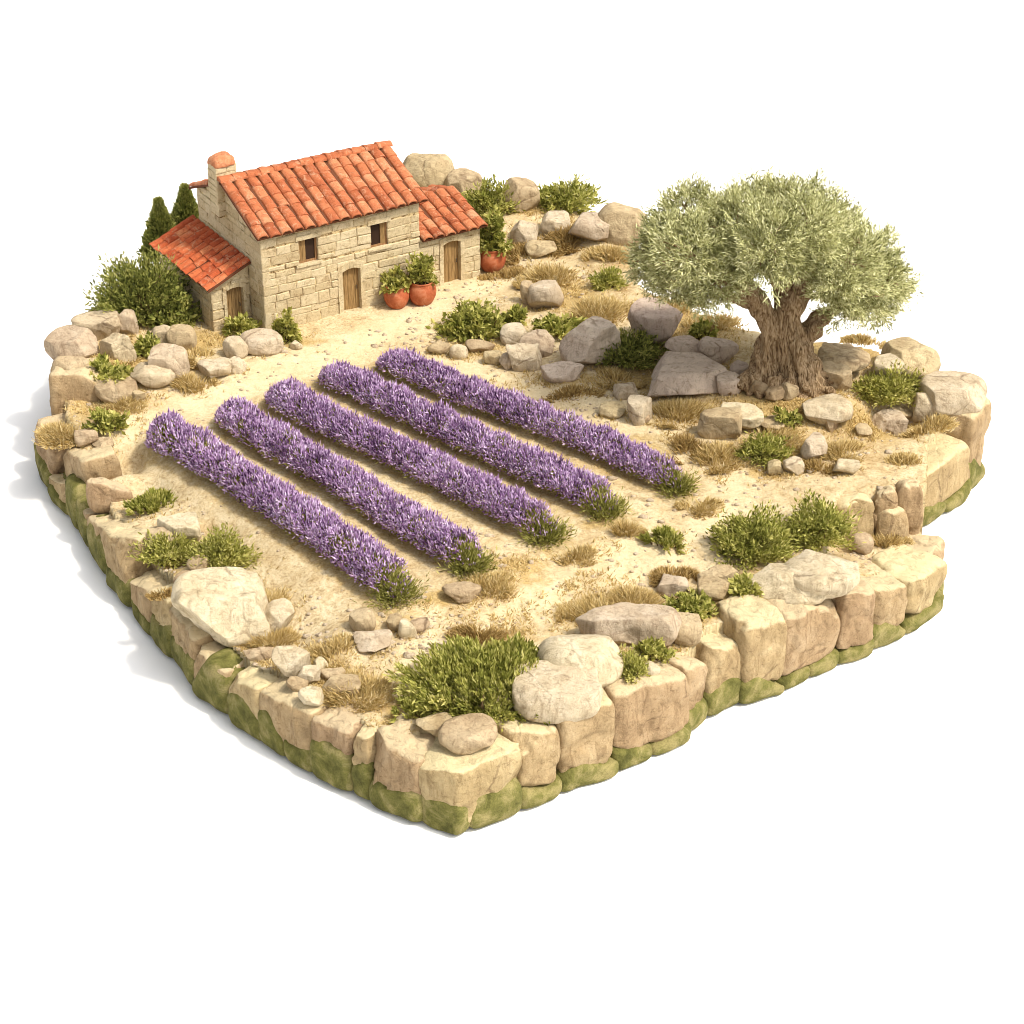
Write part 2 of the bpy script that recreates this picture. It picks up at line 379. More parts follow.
def chisel(P, rng, n, lo, hi, up=None):
    for k in range(n):
        d = rng.normal(size=3); d /= np.linalg.norm(d)
        if k == 0 and up is not None: d = np.array([rng.uniform(-.2, .3), rng.uniform(-.22, .06), 1.0]); d /= np.linalg.norm(d)
        e = (P @ d) - (up if (k == 0 and up is not None) else rng.uniform(lo, hi))
        P = P - np.maximum(e, 0)[:, None] * d * 0.93
    return P
def lump(rng, sub, k, n, lo, hi, up=None):
    """unit rounded block with chipped facets, in the box -1..1"""
    P, Fc = ico(sub)
    P = P / ((np.abs(P) ** k).sum(1) ** (1 / k))[:, None]
    P = chisel(P, rng, n, lo, hi, up)
    mn, mx = P.min(0), P.max(0)
    return (P - (mn + mx) / 2) / ((mx - mn) / 2), Fc

perim = []
def rim_stone(a, b, za, zb, depth, moss_h, out, label, seed, z0, name='edge_stone', group='edge stones around the slab of land', feet=True, corner=None):
    rng = np.random.default_rng(seed)
    inn = inward(a, b); L = np.linalg.norm((b - a)[:2])
    P, Fc = lump(rng, 5, (16 if corner is not None else 8) if feet else 3.6, 5, 1.05, 1.35)
    s = P[:, 0] * 0.497 + 0.5; w = (P[:, 1] * 0.5 + 0.5)
    def along_edge(q):
        if corner is None: return a[None] * (1 - q)[:, None] + b[None] * q[:, None]
        f = .38; m = q < f
        return np.where(m[:, None], a[None] + (corner - a)[None] * (q / f)[:, None], corner[None] + (b - corner)[None] * ((q - f) / (1 - f))[:, None])
    zt = za + (zb - za) * s; zb0 = z0 + (moss_h * 0.55 if feet else -0.2)
    zz = zb0 + (zt - zb0) * (P[:, 2] * .5 + .5)
    # top tilts: a little higher away from the edge
    zz = zz + 0.03 * np.clip(w, 0, 1) * (P[:, 2] > 0) * np.clip(P[:, 2], 0, 1)
    base = along_edge(s)
    V = np.c_[base[:, :2], zz] + inn[None] * (w * depth - out)[:, None]
    N = P / np.linalg.norm(P, axis=1)[:, None]; ax = (b - a) / (L + 1e-9)
    Nw = N[:, :1] * ax[None] + N[:, 1:2] * inn[None] + N[:, 2:] * np.array([[0, 0, 1.]])
    d = 0.085 * fbm(V * 0.8 + seed, seed, 4) + 0.045 * fbm(V * np.array([2.6, 2.6, .8]) + seed, seed + 7, 3)
    # chips: ledge-like steps
    st = fbm(V * 1.5, seed + 31, 2); d = d - 0.07 * np.clip((st - 0.35) * 8, 0, 1)
    V = V + Nw * d[:, None]
    loc = (a + b) / 2 + inn * depth / 2; loc = np.array([loc[0], loc[1], z0])
    root = add(name, V, Fc, M['edge'], None, loc, True)
    tag(root, label, 'edge stone', group)
    if feet:
        mb = MB(); n = max(1, int(round(L / 1.5)))
        for k in range(n):
            Q, Fq = lump(rng, 4, 4.5, 2, 1.05, 1.3)
            cw = L / n; sx = (Q[:, 0] * .54 + .5 + k) / n
            c = along_edge(sx)
            mh = moss_h * (1.5 if a[0] < -2.5 else 1.2) * (1 + .55 * vnoise(np.c_[sx * L * .9 + seed * 5.3, np.full(len(Q), seed), np.zeros(len(Q))], 3)) * rng.uniform(.85, 1.15)
            tz = Q[:, 2] * .5 + .5
            Vq = np.c_[c[:, :2], z0 + tz * mh] + inn[None] * ((Q[:, 1] * .5 + .5) * 1.1 - out - .05 - .05 * np.sin(tz * 3.0))[:, None]
            dd = .075 * fbm(Vq * .8 + seed, seed, 4) + .05 * fbm(Vq * 1.9, seed + k, 2) + .012 * fbm(Vq * 7, seed + k, 2)
            Vq = Vq - inn[None] * dd[:, None]
            Vq[:, 2] = np.maximum(Vq[:, 2], z0 + .002)
            mb.put(Vq, [Fq])
        mb.build('moss', M['moss'], root, smooth=True)
    return inn
for i, (u0, v0, t0, u1, v1, t1, dep, mh, out, lab) in enumerate(RIM):
    a, b = at(u0, v0, -H), at(u1, v1, -H)
    za, zb = top_z(a, t0), top_z(b, t1)
    inn = rim_stone(a, b, za, zb, dep, mh, out, lab, 100 + i, -H, corner=at(457, 837, -H) if 'front corner block at' in lab else None)
    perim.append(((a + b) / 2 + inn * dep * 0.5)[:2])
    c = np.r_[((a + b) / 2 + inn * dep * 1.05)[:2], (za + zb) / 2 - .02]
    if 'round edge stone low' in lab or lab.startswith('ledge block'): perim.pop(); continue
    if 'upper terrace' in lab or 'far right corner' in lab: upc = np.r_[upc, c[None]]
    elif 'tip of the lower' in lab: lbc = np.r_[lbc, c[None]]
    else: sh = np.r_[sh, c[None]]
for i, (u0, v0, t0, u1, v1, t1, dep, lab) in enumerate(STEP):
    z0 = -.95 if u0 < 300 else -1.25; a, b = at(u0, v0, z0), at(u1, v1, z0)
    rim_stone(a, b, top_z(a, t0), top_z(b, t1), dep, 0, 0, lab, 300 + i, z0 - .3, 'step_stone', 'blocks of the step between the terraces', False)

BACK = [(985,394,.5),(940,374,.8),(880,350,.9),(835,340,1.0),(745,330,1.1),(700,310,1.0),(652,292,.9),(634,278,1.0),(640,228,1.4),(600,208,1.5),
        (540,197,1.5),(470,188,1.5),(400,188,1.4),(300,215,.9),(190,245,.7),(120,288,.5),(64,325,.45)]
PER = np.array(perim + [at(*p)[:2] for p in BACK])
PATCH = [(650,385,60,22),(780,420,90,35),(880,430,70,30),(700,345,70,28),(560,310,60,28),(590,250,50,22),(150,375,60,22),(100,400,50,30),(150,540,50,40),(240,600,50,35),(320,660,60,30),
         (430,690,50,25),(500,620,50,20),(620,600,80,28),(700,590,60,25),(860,560,45,14),(560,390,60,14),(470,350,50,14),(520,270,40,22),(200,345,60,16),(300,345,60,8),(660,440,50,25),(640,540,50,14),(760,470,60,16),(840,370,60,22),(560,575,60,12),(245,590,40,30),(300,640,40,20),(420,690,60,25),(520,560,40,12),(440,590,40,10),(600,520,30,10),(690,310,50,20),(860,350,40,10),(530,230,40,24),(480,200,40,16),(740,460,40,12),(120,360,50,30),(780,580,60,14),(640,660,40,20)]
# smooth the outline into a closed polygon and mesh it as a height field with a skirt
def terrain():
    st = 0.115
    x0, y0 = PER.min(0) - .2; x1, y1 = PER.max(0) + .2
    nx, ny = int((x1 - x0) / st) + 1, int((y1 - y0) / st) + 1
    X, Y = np.meshgrid(x0 + np.arange(nx) * st, y0 + np.arange(ny) * st, indexing='ij')
    P = np.c_[X.ravel(), Y.ravel()]
    z = np.concatenate([land(P[k:k + 8000]) for k in range(0, len(P), 8000)])
    ins = in_poly(P, PER).reshape(nx, ny)
    cell = ins[:-1, :-1] & ins[1:, :-1] & ins[1:, 1:] & ins[:-1, 1:]
    i, j = np.nonzero(cell); idx = lambda a, b: a * ny + b
    Q = np.stack([idx(i, j), idx(i + 1, j), idx(i + 1, j + 1), idx(i, j + 1)], 1)
    V = np.c_[P, z]; n = len(V)
    V = np.r_[V, np.c_[P, np.full(n, -H)]]
    pad = np.pad(cell, 1)
    sk = []
    for di, dj, e in ((0, -1, (0, 1)), (1, 0, (1, 2)), (0, 1, (2, 3)), (-1, 0, (3, 0))):
        nb = pad[1 + di:1 + di + cell.shape[0], 1 + dj:1 + dj + cell.shape[1]]
        m = ~nb[i, j]
        q = Q[m]; sk.append(np.stack([q[:, e[1]], q[:, e[0]], q[:, e[0]] + n, q[:, e[1]] + n], 1))
    sk = np.concatenate(sk); A = np.r_[Q, sk]
    used = np.zeros(len(V), bool); used[A.ravel()] = True; mp = np.cumsum(used) - 1
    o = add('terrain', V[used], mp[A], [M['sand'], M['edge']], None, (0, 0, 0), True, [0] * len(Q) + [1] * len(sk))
    Pu = V[used][:, :2]; f = np.zeros(len(Pu))
    for u0, v0, su, sv in PATCH:
        c = at(u0, v0, .1); sx = su * .62 / ppm(c); sy = sv * .62 / ppm(c) / SE
        f = np.maximum(f, np.exp(-((Pu[:, 0] - c[0]) / sx) ** 2 / 2 - ((Pu[:, 1] - c[1]) / sy) ** 2 / 2))
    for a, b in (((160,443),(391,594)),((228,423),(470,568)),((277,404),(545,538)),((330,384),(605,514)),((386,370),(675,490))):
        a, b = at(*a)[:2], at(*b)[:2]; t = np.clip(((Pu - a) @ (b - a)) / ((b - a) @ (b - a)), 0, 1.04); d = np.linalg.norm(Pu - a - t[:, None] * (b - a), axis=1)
        f = np.maximum(f, .62 * np.exp(-(d / .95) ** 4))  # browner strip of ground along each lavender row
    o.data.attributes.new('thatch_and_rows', 'FLOAT', 'POINT').data.foreach_set('value', f.astype(np.float32))
    f = np.zeros(len(Pu))
    for line, wid in (([(130,420),(210,395),(300,368),(380,335),(440,302),(500,285),(530,262),(560,250)], .9), ([(250,370),(420,330)], .7), ([(400,660),(470,620),(560,585),(660,560),(730,500),(720,450),(620,425),(540,392),(440,362)], .8), ([(560,585),(600,545),(700,530)], .7)):
        L = np.array([at(u, v, .1)[:2] for u, v in line])
        for a, b in zip(L[:-1], L[1:]):
            t = np.clip(((Pu - a) @ (b - a)) / ((b - a) @ (b - a)), 0, 1); d = np.linalg.norm(Pu - a - t[:, None] * (b - a), axis=1)
            f = np.maximum(f, np.exp(-(d / wid) ** 2))
    o.data.attributes.new('path', 'FLOAT', 'POINT').data.foreach_set('value', f.astype(np.float32))
    return tag(o, kind='structure')
terrain()
g = MB(); g.put([(-400, -300, -H), (400, -300, -H), (400, 700, -H), (-400, 700, -H)], [[0, 1, 2, 3]])
tag(g.build('ground', M['white']), kind='structure')


# ------------------------------------------------------------------ loose rocks: box on the picture, stone, roughness (facets), label
ROCKS = [
 # far left corner
 ((74,313,123,342),'grey',5,'broad dark grey boulder at the foot of the big bush on the far left'),
 ((119,313,138,337),'grey',5,'small pointed grey rock between the broad grey boulder and the big bush'),
 ((48,330,98,362),'grey',4,'big grey boulder on the far left corner of the slab'),
 ((52,356,93,379),'tan',3,'pale flat topped stump like rock on the far left corner'),
 ((99,335,136,361),'grey',6,'wedge shaped grey rock with a pointed top, left of the dry bush'),
 ((150,328,172,349),'grey',5,'grey upright rock under the big bush, left of its rounder neighbour'),
 ((168,328,196,352),'tan',3,'round tan rock in front of the lean-to, half behind golden grass'),
 ((151,350,189,381),'grey',4,'taller of two touching smooth boulders by the path'),
 ((131,363,176,386),'grey',3,'lower front one of two touching smooth boulders by the path'),
 ((96,379,137,402),'tan',4,'flat oval rock beside the low green bush on the left'),
 ((130,391,146,402),'tan',5,'small broken stone at the right end of the flat oval rock'),
 ((223,339,248,359),'pale',3,'small round boulder in front of the lean-to door'),
 ((240,331,282,355),'pale',3,'large smooth pale boulder at the house corner'),
 ((196,360,231,380),'pale',6,'low flat stone with a ridge at the edge of the path'),
 ((222,359,246,374),'pale',5,'flat pale stone on the path below the round boulders'),
 ((290,342,303,350),'pale',4,'little stone beside the plant at the house corner'),
 ((74,430,98,447),'tan',5,'cracked tan rock under the golden tuft on the left edge'),
 ((93,439,114,452),'tan',5,'low tan stone right of the cracked tan rock, left edge'),
 # left slope
 ((157,515,201,541),'pale',4,'smooth pale boulder between two green tufts on the left slope'),
 ((146,529,176,546),'tan',5,'knobbly stone left of the smooth pale boulder on the left slope'),
 ((187,557,211,576),'tan',3,'round stone in front of the shaggy light tuft on the left slope'),
 ((175,573,205,588),'tan',5,'flat stone half buried above the big cream boulder'),
 ((172,579,272,640),'pale',5,'biggest boulder on the left, smooth domed cream rock with split front'),
 ((258,603,295,633),'pale',5,'pale wedge rock leaning on the right end of the biggest left boulder'),
 ((273,647,310,675),'pale',6,'squarish pale rock right of the upright golden grass'),
 ((313,659,328,672),'pale',4,'small round stone right of the squarish pale rock'),
 ((298,669,321,685),'pale',5,'stone in front of the squarish pale rock'),
 ((320,669,346,681),'tan',5,'low broken stone below the small round stone'),
 ((286,678,307,690),'tan',5,'flat little stone on the rim of the left front'),
 ((322,677,360,697),'tan',6,'flat slab of rock half buried beside dry grass on the left front'),
 ((298,689,324,707),'pale',6,'flat pale stone on top of the long edge block'),
 ((244,648,278,661),'tan',5,'thin flat stone at the foot of the upright golden grass'),
 ((349,611,375,634),'tan',4,'largest stone of the pile below the nearest lavender row'),
 ((353,631,391,652),'pale',6,'broken pale rock in front of the stone pile below the nearest lavender row'),
 ((387,616,404,631),'tan',4,'small rounded stone in the middle of the pile below the nearest lavender row'),
 ((398,621,416,639),'pale',5,'tilted pale stone in the pile below the nearest lavender row'),
 ((409,619,430,633),'tan',6,'last stone on the right of the pile below the nearest lavender row'),
 ((442,583,481,602),'tan',5,'flat stone at the end of the second lavender row'),
 # front
 ((537,637,622,690),'pale',3,'big smooth egg shaped boulder right of the rosemary bush'),
 ((513,670,602,715),'pale',5,'big flat topped boulder on the front edge'),
 ((473,689,512,714),'tan',3,'small round rock behind the pale tuft, in front of the rosemary bush'),
 ((415,715,453,735),'tan',5,'flat tan stone under the left end of the rosemary bush'),
 ((440,720,497,750),'tan',4,'rounded brown rock sunk behind the front corner block'),
 ((578,611,678,650),'pale',6,'long slanting boulder with dark underside right of the egg shaped one'),
 ((658,616,701,645),'tan',5,'tan rock at the right end of the long slanting boulder'),
 ((642,663,660,676),'pale',3,'little pale stone beside the round green tuft, right front'),
 ((655,576,687,598),'pale',5,'pale square rock in front of the golden grass, right of centre'),
 ((698,580,729,602),'tan',4,'rock between the two small green bushes on the right front'),
 ((697,570,740,584),'tan',5,'low rock at the foot of the large juniper'),
 ((750,565,833,605),'pale',6,'bright wedge shaped boulder in front of the large juniper'),
 ((775,551,859,596),'pale',4,'broad boulder behind the bright wedge boulder, right front'),
 ((849,535,873,555),'tan',3,'small rounded rock right of the juniper pair'),
 # tree surroundings
 ((649,358,729,400),'mauve',6,'large split mauve boulder left of the olive trunk'),
 ((664,337,703,358),'mauve',4,'mauve rock behind the large split boulder'),
 ((697,340,738,366),'mauve',4,'dark rock in the tree shade beside the trunk'),
 ((716,375,742,395),'mauve',4,'small mauve rock at the left root of the olive tree'),
 ((729,364,749,380),'mauve',4,'highest small rock against the left root of the olive tree'),
 ((750,379,773,397),'tan',5,'stone at the foot of the trunk below the cleft'),
 ((765,388,786,402),'tan',5,'lowest stone at the foot of the trunk, below the cleft'),
 ((781,384,799,400),'tan',5,'stone touching the right root of the olive tree'),
 ((802,397,852,426),'pale',4,'rounded pale boulder below the right root of the olive tree'),
 ((869,411,906,435),'pale',6,'sharp white slab on the slope right of the tree'),
 ((885,406,912,421),'tan',5,'flat tan rock behind the sharp white slab'),
 ((913,395,936,421),'pale',6,'upright pointed rock near the far right corner'),
 ((873,358,906,382),'pale',4,'pale rock behind the grey green bush on the right'),
 ((815,348,868,381),'tan',6,'long ochre rock slab right of the olive trunk'),
 ((818,367,853,393),'tan',5,'lower ochre slab against the right side of the trunk'),
 ((882,344,937,384),'tan',3,'big domed rock on the skyline right of the olive tree'),
 ((920,376,986,412),'pale',3,'broad flat dome rock on the far right corner'),
 ((720,405,762,433),'pale',5,'bright white rock in front of the olive tree, left of a flat stone'),
 ((697,409,740,440),'tan',6,'crumbled rock left of the bright white rock'),
 ((760,418,785,432),'tan',5,'flat stone right of the bright white rock'),
 ((801,437,827,461),'pale',6,'angular white rock between green bush and golden grass'),
 ((783,459,804,475),'pale',4,'small white stone at the edge of the field below the angular white rock'),
 ((767,461,783,475),'tan',5,'small tan stone at the foot of the green bush below the tree'),
 ((832,459,859,475),'pale',6,'flat pale stone at the edge of the sand, right'),
 ((825,418,838,432),'tan',5,'small stone under the rounded pale boulder'),
 ((855,425,872,436),'tan',5,'tiny tan rock left of the sharp white slab'),
 ((626,399,651,425),'pale',4,'upright pale stone at the right edge of the field'),
 ((613,383,637,400),'pale',4,'round pale stone below the dark bush, right of the field'),
 ((637,412,650,424),'tan',4,'little stone leaning on the upright pale stone'),
 ((600,404,626,418),'tan',6,'low stone in the sand left of the upright pale stone'),
 # middle group
 ((500,325,529,346),'pale',3,'pale round rock above the stones by the last lavender row'),
 ((507,345,542,372),'pale',5,'cracked pale rock left of the big mauve boulder'),
 ((520,334,554,358),'grey',4,'dark rock behind the cracked pale rock'),
 ((559,323,618,371),'mauve',7,'big faceted mauve boulder beside the dark green bush'),
 ((541,363,584,382),'mauve',4,'low mauve stone in front of the big faceted boulder'),
 ((630,307,682,349),'mauve',6,'tall mauve boulder above the dark green bush'),
 ((528,283,564,311),'pale',4,'lone pale boulder beside the path uphill'),
 ((520,284,536,306),'tan',4,'brown rock touching the left of the lone pale boulder'),
 ((428,343,450,355),'tan',5,'low stone at the start of the last lavender row'),
 ((449,346,468,360),'pale',3,'round white stone below the bush by the path'),
 ((466,340,494,354),'tan',5,'flat stone behind the round white stone'),
 ((484,351,503,365),'tan',6,'crumbly stone right of the round white stone'),
 ((499,354,518,370),'pale',5,'pale stone wedged left of the cracked pale rock'),
 # back of the slab
 ((402,158,453,200),'tan',3,'large domed rock on the skyline behind the house'),
 ((446,172,483,202),'tan',3,'second domed rock on the skyline, just right of the largest'),
 ((501,182,539,214),'tan',3,'domed rock on the skyline left of the back bush'),
 ((597,206,648,244),'tan',3,'large rounded rock on the skyline left of the olive crown'),
 ((569,214,622,243),'pale',4,'long pale rock below the back bush'),
 ((542,214,571,233),'pale',5,'pale angular rock directly under the back bush'),
 ((510,223,537,246),'pale',6,'sloping pale slab right of the pot by the house'),
 ((525,240,556,258),'tan',6,'flat tan slab on the slope below the sloping pale slab'),
]
FRINGE = []
def rock(box, stone, facets, label, seed):
    rng = np.random.default_rng(seed)
    x0, y0, x1, y1 = box; u, v = (x0 + x1) / 2, (y0 + y1) / 2
    p = ground(u, y1 - 3); s = ppm(p)
    W = (x1 - x0) / s * 1.04; hi = (y1 - y0) / s * 1.06
    D = W * rng.uniform(.72, .9)
    e = hi * hi - (D * SE) ** 2
    Hz = math.sqrt(max(e, 0)) / CE
    if Hz < .42 * W: Hz = .42 * W; D = max(.4 * W, math.sqrt(max(hi * hi - (Hz * CE) ** 2, .02)) / SE)
    Hz *= 1.1
    lf = .30 if x1 - x0 < 60 else .25
    if 'wedge boulder' in label: lf = .42
    c = ground(u, v, Hz * lf)
    big = (x1 - x0) > 30
    P, Fc = lump(rng, 5 if big else 4, rng.uniform(2.2, 2.7) if facets < 5 else rng.uniform(2.3, 3.0), facets * 2 + 3, .60 if facets > 3 else .78, .98, rng.uniform(.48, .66) if facets > 3 else .8)
    if 'flat topped boulder' in label: P, Fc = lump(rng, 5, 3.4, 5, .9, 1.1, .55)
    a = rng.uniform(-.35, .35); ca, sa = math.cos(a), math.sin(a)
    V = np.c_[P[:, 0] * ca - P[:, 1] * sa, P[:, 0] * sa + P[:, 1] * ca, P[:, 2]]
    V = V / (V.max(0) - V.min(0)) * np.array([W, D, Hz])
    N = V / (np.linalg.norm(V, axis=1)[:, None] + 1e-9)
    q = V / W * 2.4 + seed * 3.1
    amt = W * (.026 if facets > 3 else .018)
    d = amt * fbm(q, seed, 4) + W * .010 * fbm(q * 3.7, seed + 3, 2)
    if facets > 4:
        st = fbm(q * 0.9, seed + 31, 2); d = d - W * .03 * np.clip((st - .35) * 9, 0, 1)
    V = V + N * d[:, None]
    wpx = x1 - x0
    name = 'boulder' if wpx > 45 else ('rock' if wpx > 27 else 'stone')
    base = np.array([c[0], c[1], c[2] - Hz * lf])
    FRINGE.append((c, W, D))
    o = add(name, V + c, Fc, M[stone], None, base, True)
    return tag(o, label, name, 'loose rocks lying about the garden')
for i, (b, st, fct, lab) in enumerate(ROCKS): rock(b, st, fct, lab, 1000 + i)

# gravel: the uncounted little pebbles on the sand
rng = np.random.default_rng(77)
mb = MB(); P1, F1 = ico(1)
spots = [(330,640,70,26),(410,640,50,20),(250,640,50,30),(560,560,120,40),(700,500,60,30),(420,340,50,12),(560,390,70,20),(620,410,50,25),(760,450,60,25),(860,440,60,30),(120,400,60,25),
         (170,560,60,30),(300,370,80,16),(560,300,60,30),(640,600,60,25),(880,550,40,14),(450,300,60,18),(430,640,60,30),(560,250,40,20)]
for k in range(1300):
    s = spots[rng.integers(len(spots))]
    u, v = rng.normal(s[0], s[2] * .75), rng.normal(s[1], s[3] * .75)
    p = at(u, v, 0); p = at(u, v, float(land(p[None])[0]))
    if not in_poly(p[None, :2], PER)[0]: continue
    p[2] = float(land(p[None])[0])
    r = rng.uniform(.03, .085) * (1.6 if rng.random() < .12 else 1)
    Q = P1 * (1 + .25 * rng.normal(size=(len(P1), 1)).clip(-1, 1)) * np.array([r * rng.uniform(.9, 1.5), r, r * .75])
    mb.put(Q + p, [F1])
tag(mb.build('gravel', M['pale'], loc=(0, 0, 0), smooth=True), kind='stuff')

# ------------------------------------------------------------------ leaves
def norm(a): return a / (np.linalg.norm(a, axis=-1, keepdims=True) + 1e-9)
def diamonds(P, D, L, Wd, rng, fold=.25):
    """one folded leaf (two triangles as a quad) per point"""
    n = len(P); D = norm(D)
    Sd = norm(np.cross(D, rng.normal(size=(n, 3)))); Nn = np.cross(Sd, D)
    L = np.broadcast_to(L, n)[:, None]; Wd = np.broadcast_to(Wd, n)[:, None]
    mid = P + D * L * .5 + Nn * Wd * fold
    V = np.stack([P, mid + Sd * Wd * .5, P + D * L, mid - Sd * Wd * .5], 1).reshape(-1, 3)
    return V, np.arange(n * 4).reshape(-1, 4)
def blades(P, D, L, Wd, rng, bend=.35):
    """grass: two-segment tapered blades"""
    n = len(P); D = norm(D); Sd = norm(np.cross(D, rng.normal(size=(n, 3)))); out = D.copy(); out[:, 2] = 0; out = out + .3 * rng.normal(size=(n, 3)) * [1, 1, 0]
    L = np.broadcast_to(L, n)[:, None]; Wd = np.broadcast_to(Wd, n)[:, None]
    m = P + D * L * .55; tip = P + norm(D + out * bend) * L * 1.0
    V = np.stack([P - Sd * Wd * .5, P + Sd * Wd * .5, m + Sd * Wd * .4, m - Sd * Wd * .4, tip], 1).reshape(-1, 3)
    i = np.arange(n)[:, None] * 5
    return V, [np.c_[i, i + 1, i + 2, i + 3], np.c_[i + 3, i + 2, i + 4]]

# bushes: box, look, label.  look: leafy (rounded leaves), spiky (upright rosemary-like sprigs), feather (fine juniper-like)
BUSHES = [
 ((97,254,190,334),'feather','darkgreen','biggest dark green bush, beside the lean-to on the far left'),
 ((148,284,197,334),'leafy','darkgreen','dark lower bush growing against the lean-to wall'),
 ((225,316,256,338),'leafy','light','pale leafy plant in front of the lean-to door'),
 ((275,314,299,346),'leafy','light','small plant climbing at the house corner below the first window'),
 ((132,338,163,359),'leafy','green','small green bush between the wedge shaped rock and the two touching boulders'),
 ((85,362,130,387),'leafy','green','low green bush on the left corner beside the flat oval rock'),
 ((86,411,124,435),'leafy','green','small green tuft beside golden grass at the left tip'),
 ((129,494,181,519),'spiky','green','low green tuft above the smooth pale boulder, left slope'),
 ((141,534,196,569),'feather','light','shaggy light green tuft left on the slope below the smooth pale boulder'),
 ((188,529,252,577),'feather','light','larger shaggy light green tuft right of the smooth pale boulder, left slope'),
 ((414,642,574,722),'spiky','green','large rosemary bush at the front of the garden'),
 ((398,696,440,722),'spiky','light','low light plant at the left foot of the rosemary bush'),
 ((474,701,517,727),'feather','light','round pale green tuft in front of the rosemary bush'),
 ((616,650,647,684),'feather','light','round green tuft between the egg shaped and the slanting boulder'),
 ((634,641,669,665),'leafy','light','little leafy plant below the slanting boulder'),
 ((669,591,714,622),'leafy','green','small green bush between golden grass and the high edge blocks'),
 ((727,576,765,602),'leafy','light','small light bush left of the bright wedge boulder'),
 ((710,509,796,573),'feather','green','large juniper bush on the right front'),
 ((784,503,853,554),'feather','green','shorter juniper bush right of the large one'),
 ((647,532,684,550),'spiky','green','low green plant alone on the sand below the last lavender row'),
 ((853,371,921,411),'feather','light','loose grey green bush on the slope right of the olive tree'),
 ((740,436,788,467),'feather','green','round green bush on the slope below the olive tree'),
 ((772,411,797,432),'leafy','green','tiny green plant between stones below the olive trunk'),
 ((590,334,664,375),'feather','darkgreen','dense dark green bush between mauve boulders'),
 ((533,182,601,220),'feather','green','bush on the skyline at the back, between pale rocks'),
 ((590,270,627,293),'feather','light','light green bush on the hill left of the olive crown'),
 ((538,318,584,340),'leafy','green','flat green plant above the big faceted mauve boulder'),
 ((440,305,506,346),'leafy','green','broad leafy bush by the path in front of the right door'),
 ((504,307,526,328),'leafy','green','small leafy plant right of the broad bush by the path'),
 ((463,181,518,222),'feather','green','tall bush behind the pot at the right end of the house'),
 ((690,322,714,344),'leafy','green','little green plant behind the mauve boulders, under the olive crown'),
]
LOOK = {'leafy': (6.2, 3.5, .9), 'spiky': (7.6, 2.1, .4), 'feather': (5.4, 1.7, .6)}
def crown(rng, c, W, D, Hz, s, look, npx, sprigs=None, full=False, lobes=1.0):
    """leaves and stems of a crown rising from c; W, D, Hz metres, s pixels per metre"""
    Ll, Lw, spread = LOOK[look]
    n = int(npx * (1.0 if look == 'leafy' else 1.6)); per = 26
    ns = max(14, n // per)
    d = rng.normal(size=(ns, 3)); d[:, 2] = np.abs(d[:, 2]) * (1.0 if look != 'spiky' else 1.7) + .05; d = norm(d)
    lob = 1 + .40 * lobes * vnoise(d * 2.1 + rng.uniform(0, 50), 3) + .14 * lobes * vnoise(d * 5 + rng.uniform(0, 50), 4)
    root = c + rng.normal(size=(ns, 3)) * np.array([W * (.20 if look == 'spiky' else .10), D * .12, 0])
    tip = c + d * np.array([W * .52, D * .52, Hz]) * (lob * rng.uniform(.80, 1.06, ns))[:, None]
    if look == 'spiky': root[:, :2] = c[:2] + (tip - c)[:, :2] * .72
    r = rng.uniform(0, 1, (ns, per)) ** .65
    t = .25 + .75 * r
    dirs = norm(tip - root)
    P = root[:, None] * (1 - t)[..., None] + tip[:, None] * t[..., None]
    P = P + rng.normal(size=P.shape) * np.array([W, W, Hz]) * (.05 if W < 2.5 else .03) * (1 if look != 'spiky' else .35)
    Dr = dirs[:, None] + rng.normal(size=P.shape) * spread + np.array([0, 0, .25])
    P = P.reshape(-1, 3); Dr = Dr.reshape(-1, 3)
    m = P[:, 2] > c[2] + .01; P = P[m]; Dr = Dr[m]
    k = rng.uniform(.6, 1.35, len(P))
    V, Fc = diamonds(P, Dr, Ll / s * k, Lw / s * k, rng)
    mb = MB()
    for q in range(0, ns, max(1, ns // 26)):
        a, b = root[q], root[q] * .15 + tip[q] * .85
        mb.tube([a - [0, 0, .05], (a + b) / 2 + rng.normal(size=3) * .02 * W, b], np.array([1.0, .7, .35]) * max(.8 / s, .012 * W), 4, cap=False)
    return V, Fc, mb
def bush(box, look, mat, label, seed, name='bush', cat='bush', group='bushes and green tufts in the garden', base=None):
    rng = np.random.default_rng(seed)
    x0, y0, x1, y1 = box; u = (x0 + x1) / 2
    p = ground(u, y1 - 4) if base is None else base; s = ppm(p)
    W = (x1 - x0) / s; hi = (y1 - y0) / s; D = .8 * W
    if D * .5 * SE > .4 * hi: D = .8 * hi / SE
    Hz = max(.15, (hi - .5 * D * SE) / CE) * (.68 if look == 'spiky' else .88)
    c = ground(u, y1 - .5 * D * SE * s) if base is None else base
    V, Fc, mb = crown(rng, c, W, D, Hz, s, look, (x1 - x0) * (y1 - y0))
    o = empty(name, c); tag(o, label, cat, group)
    add('foliage', V, Fc, M[mat], o); mb.build('stem', M['stem'], o)
    return o
for i, (b, look, mat, lab) in enumerate(BUSHES): bush(b, look, mat, lab, 2000 + i)

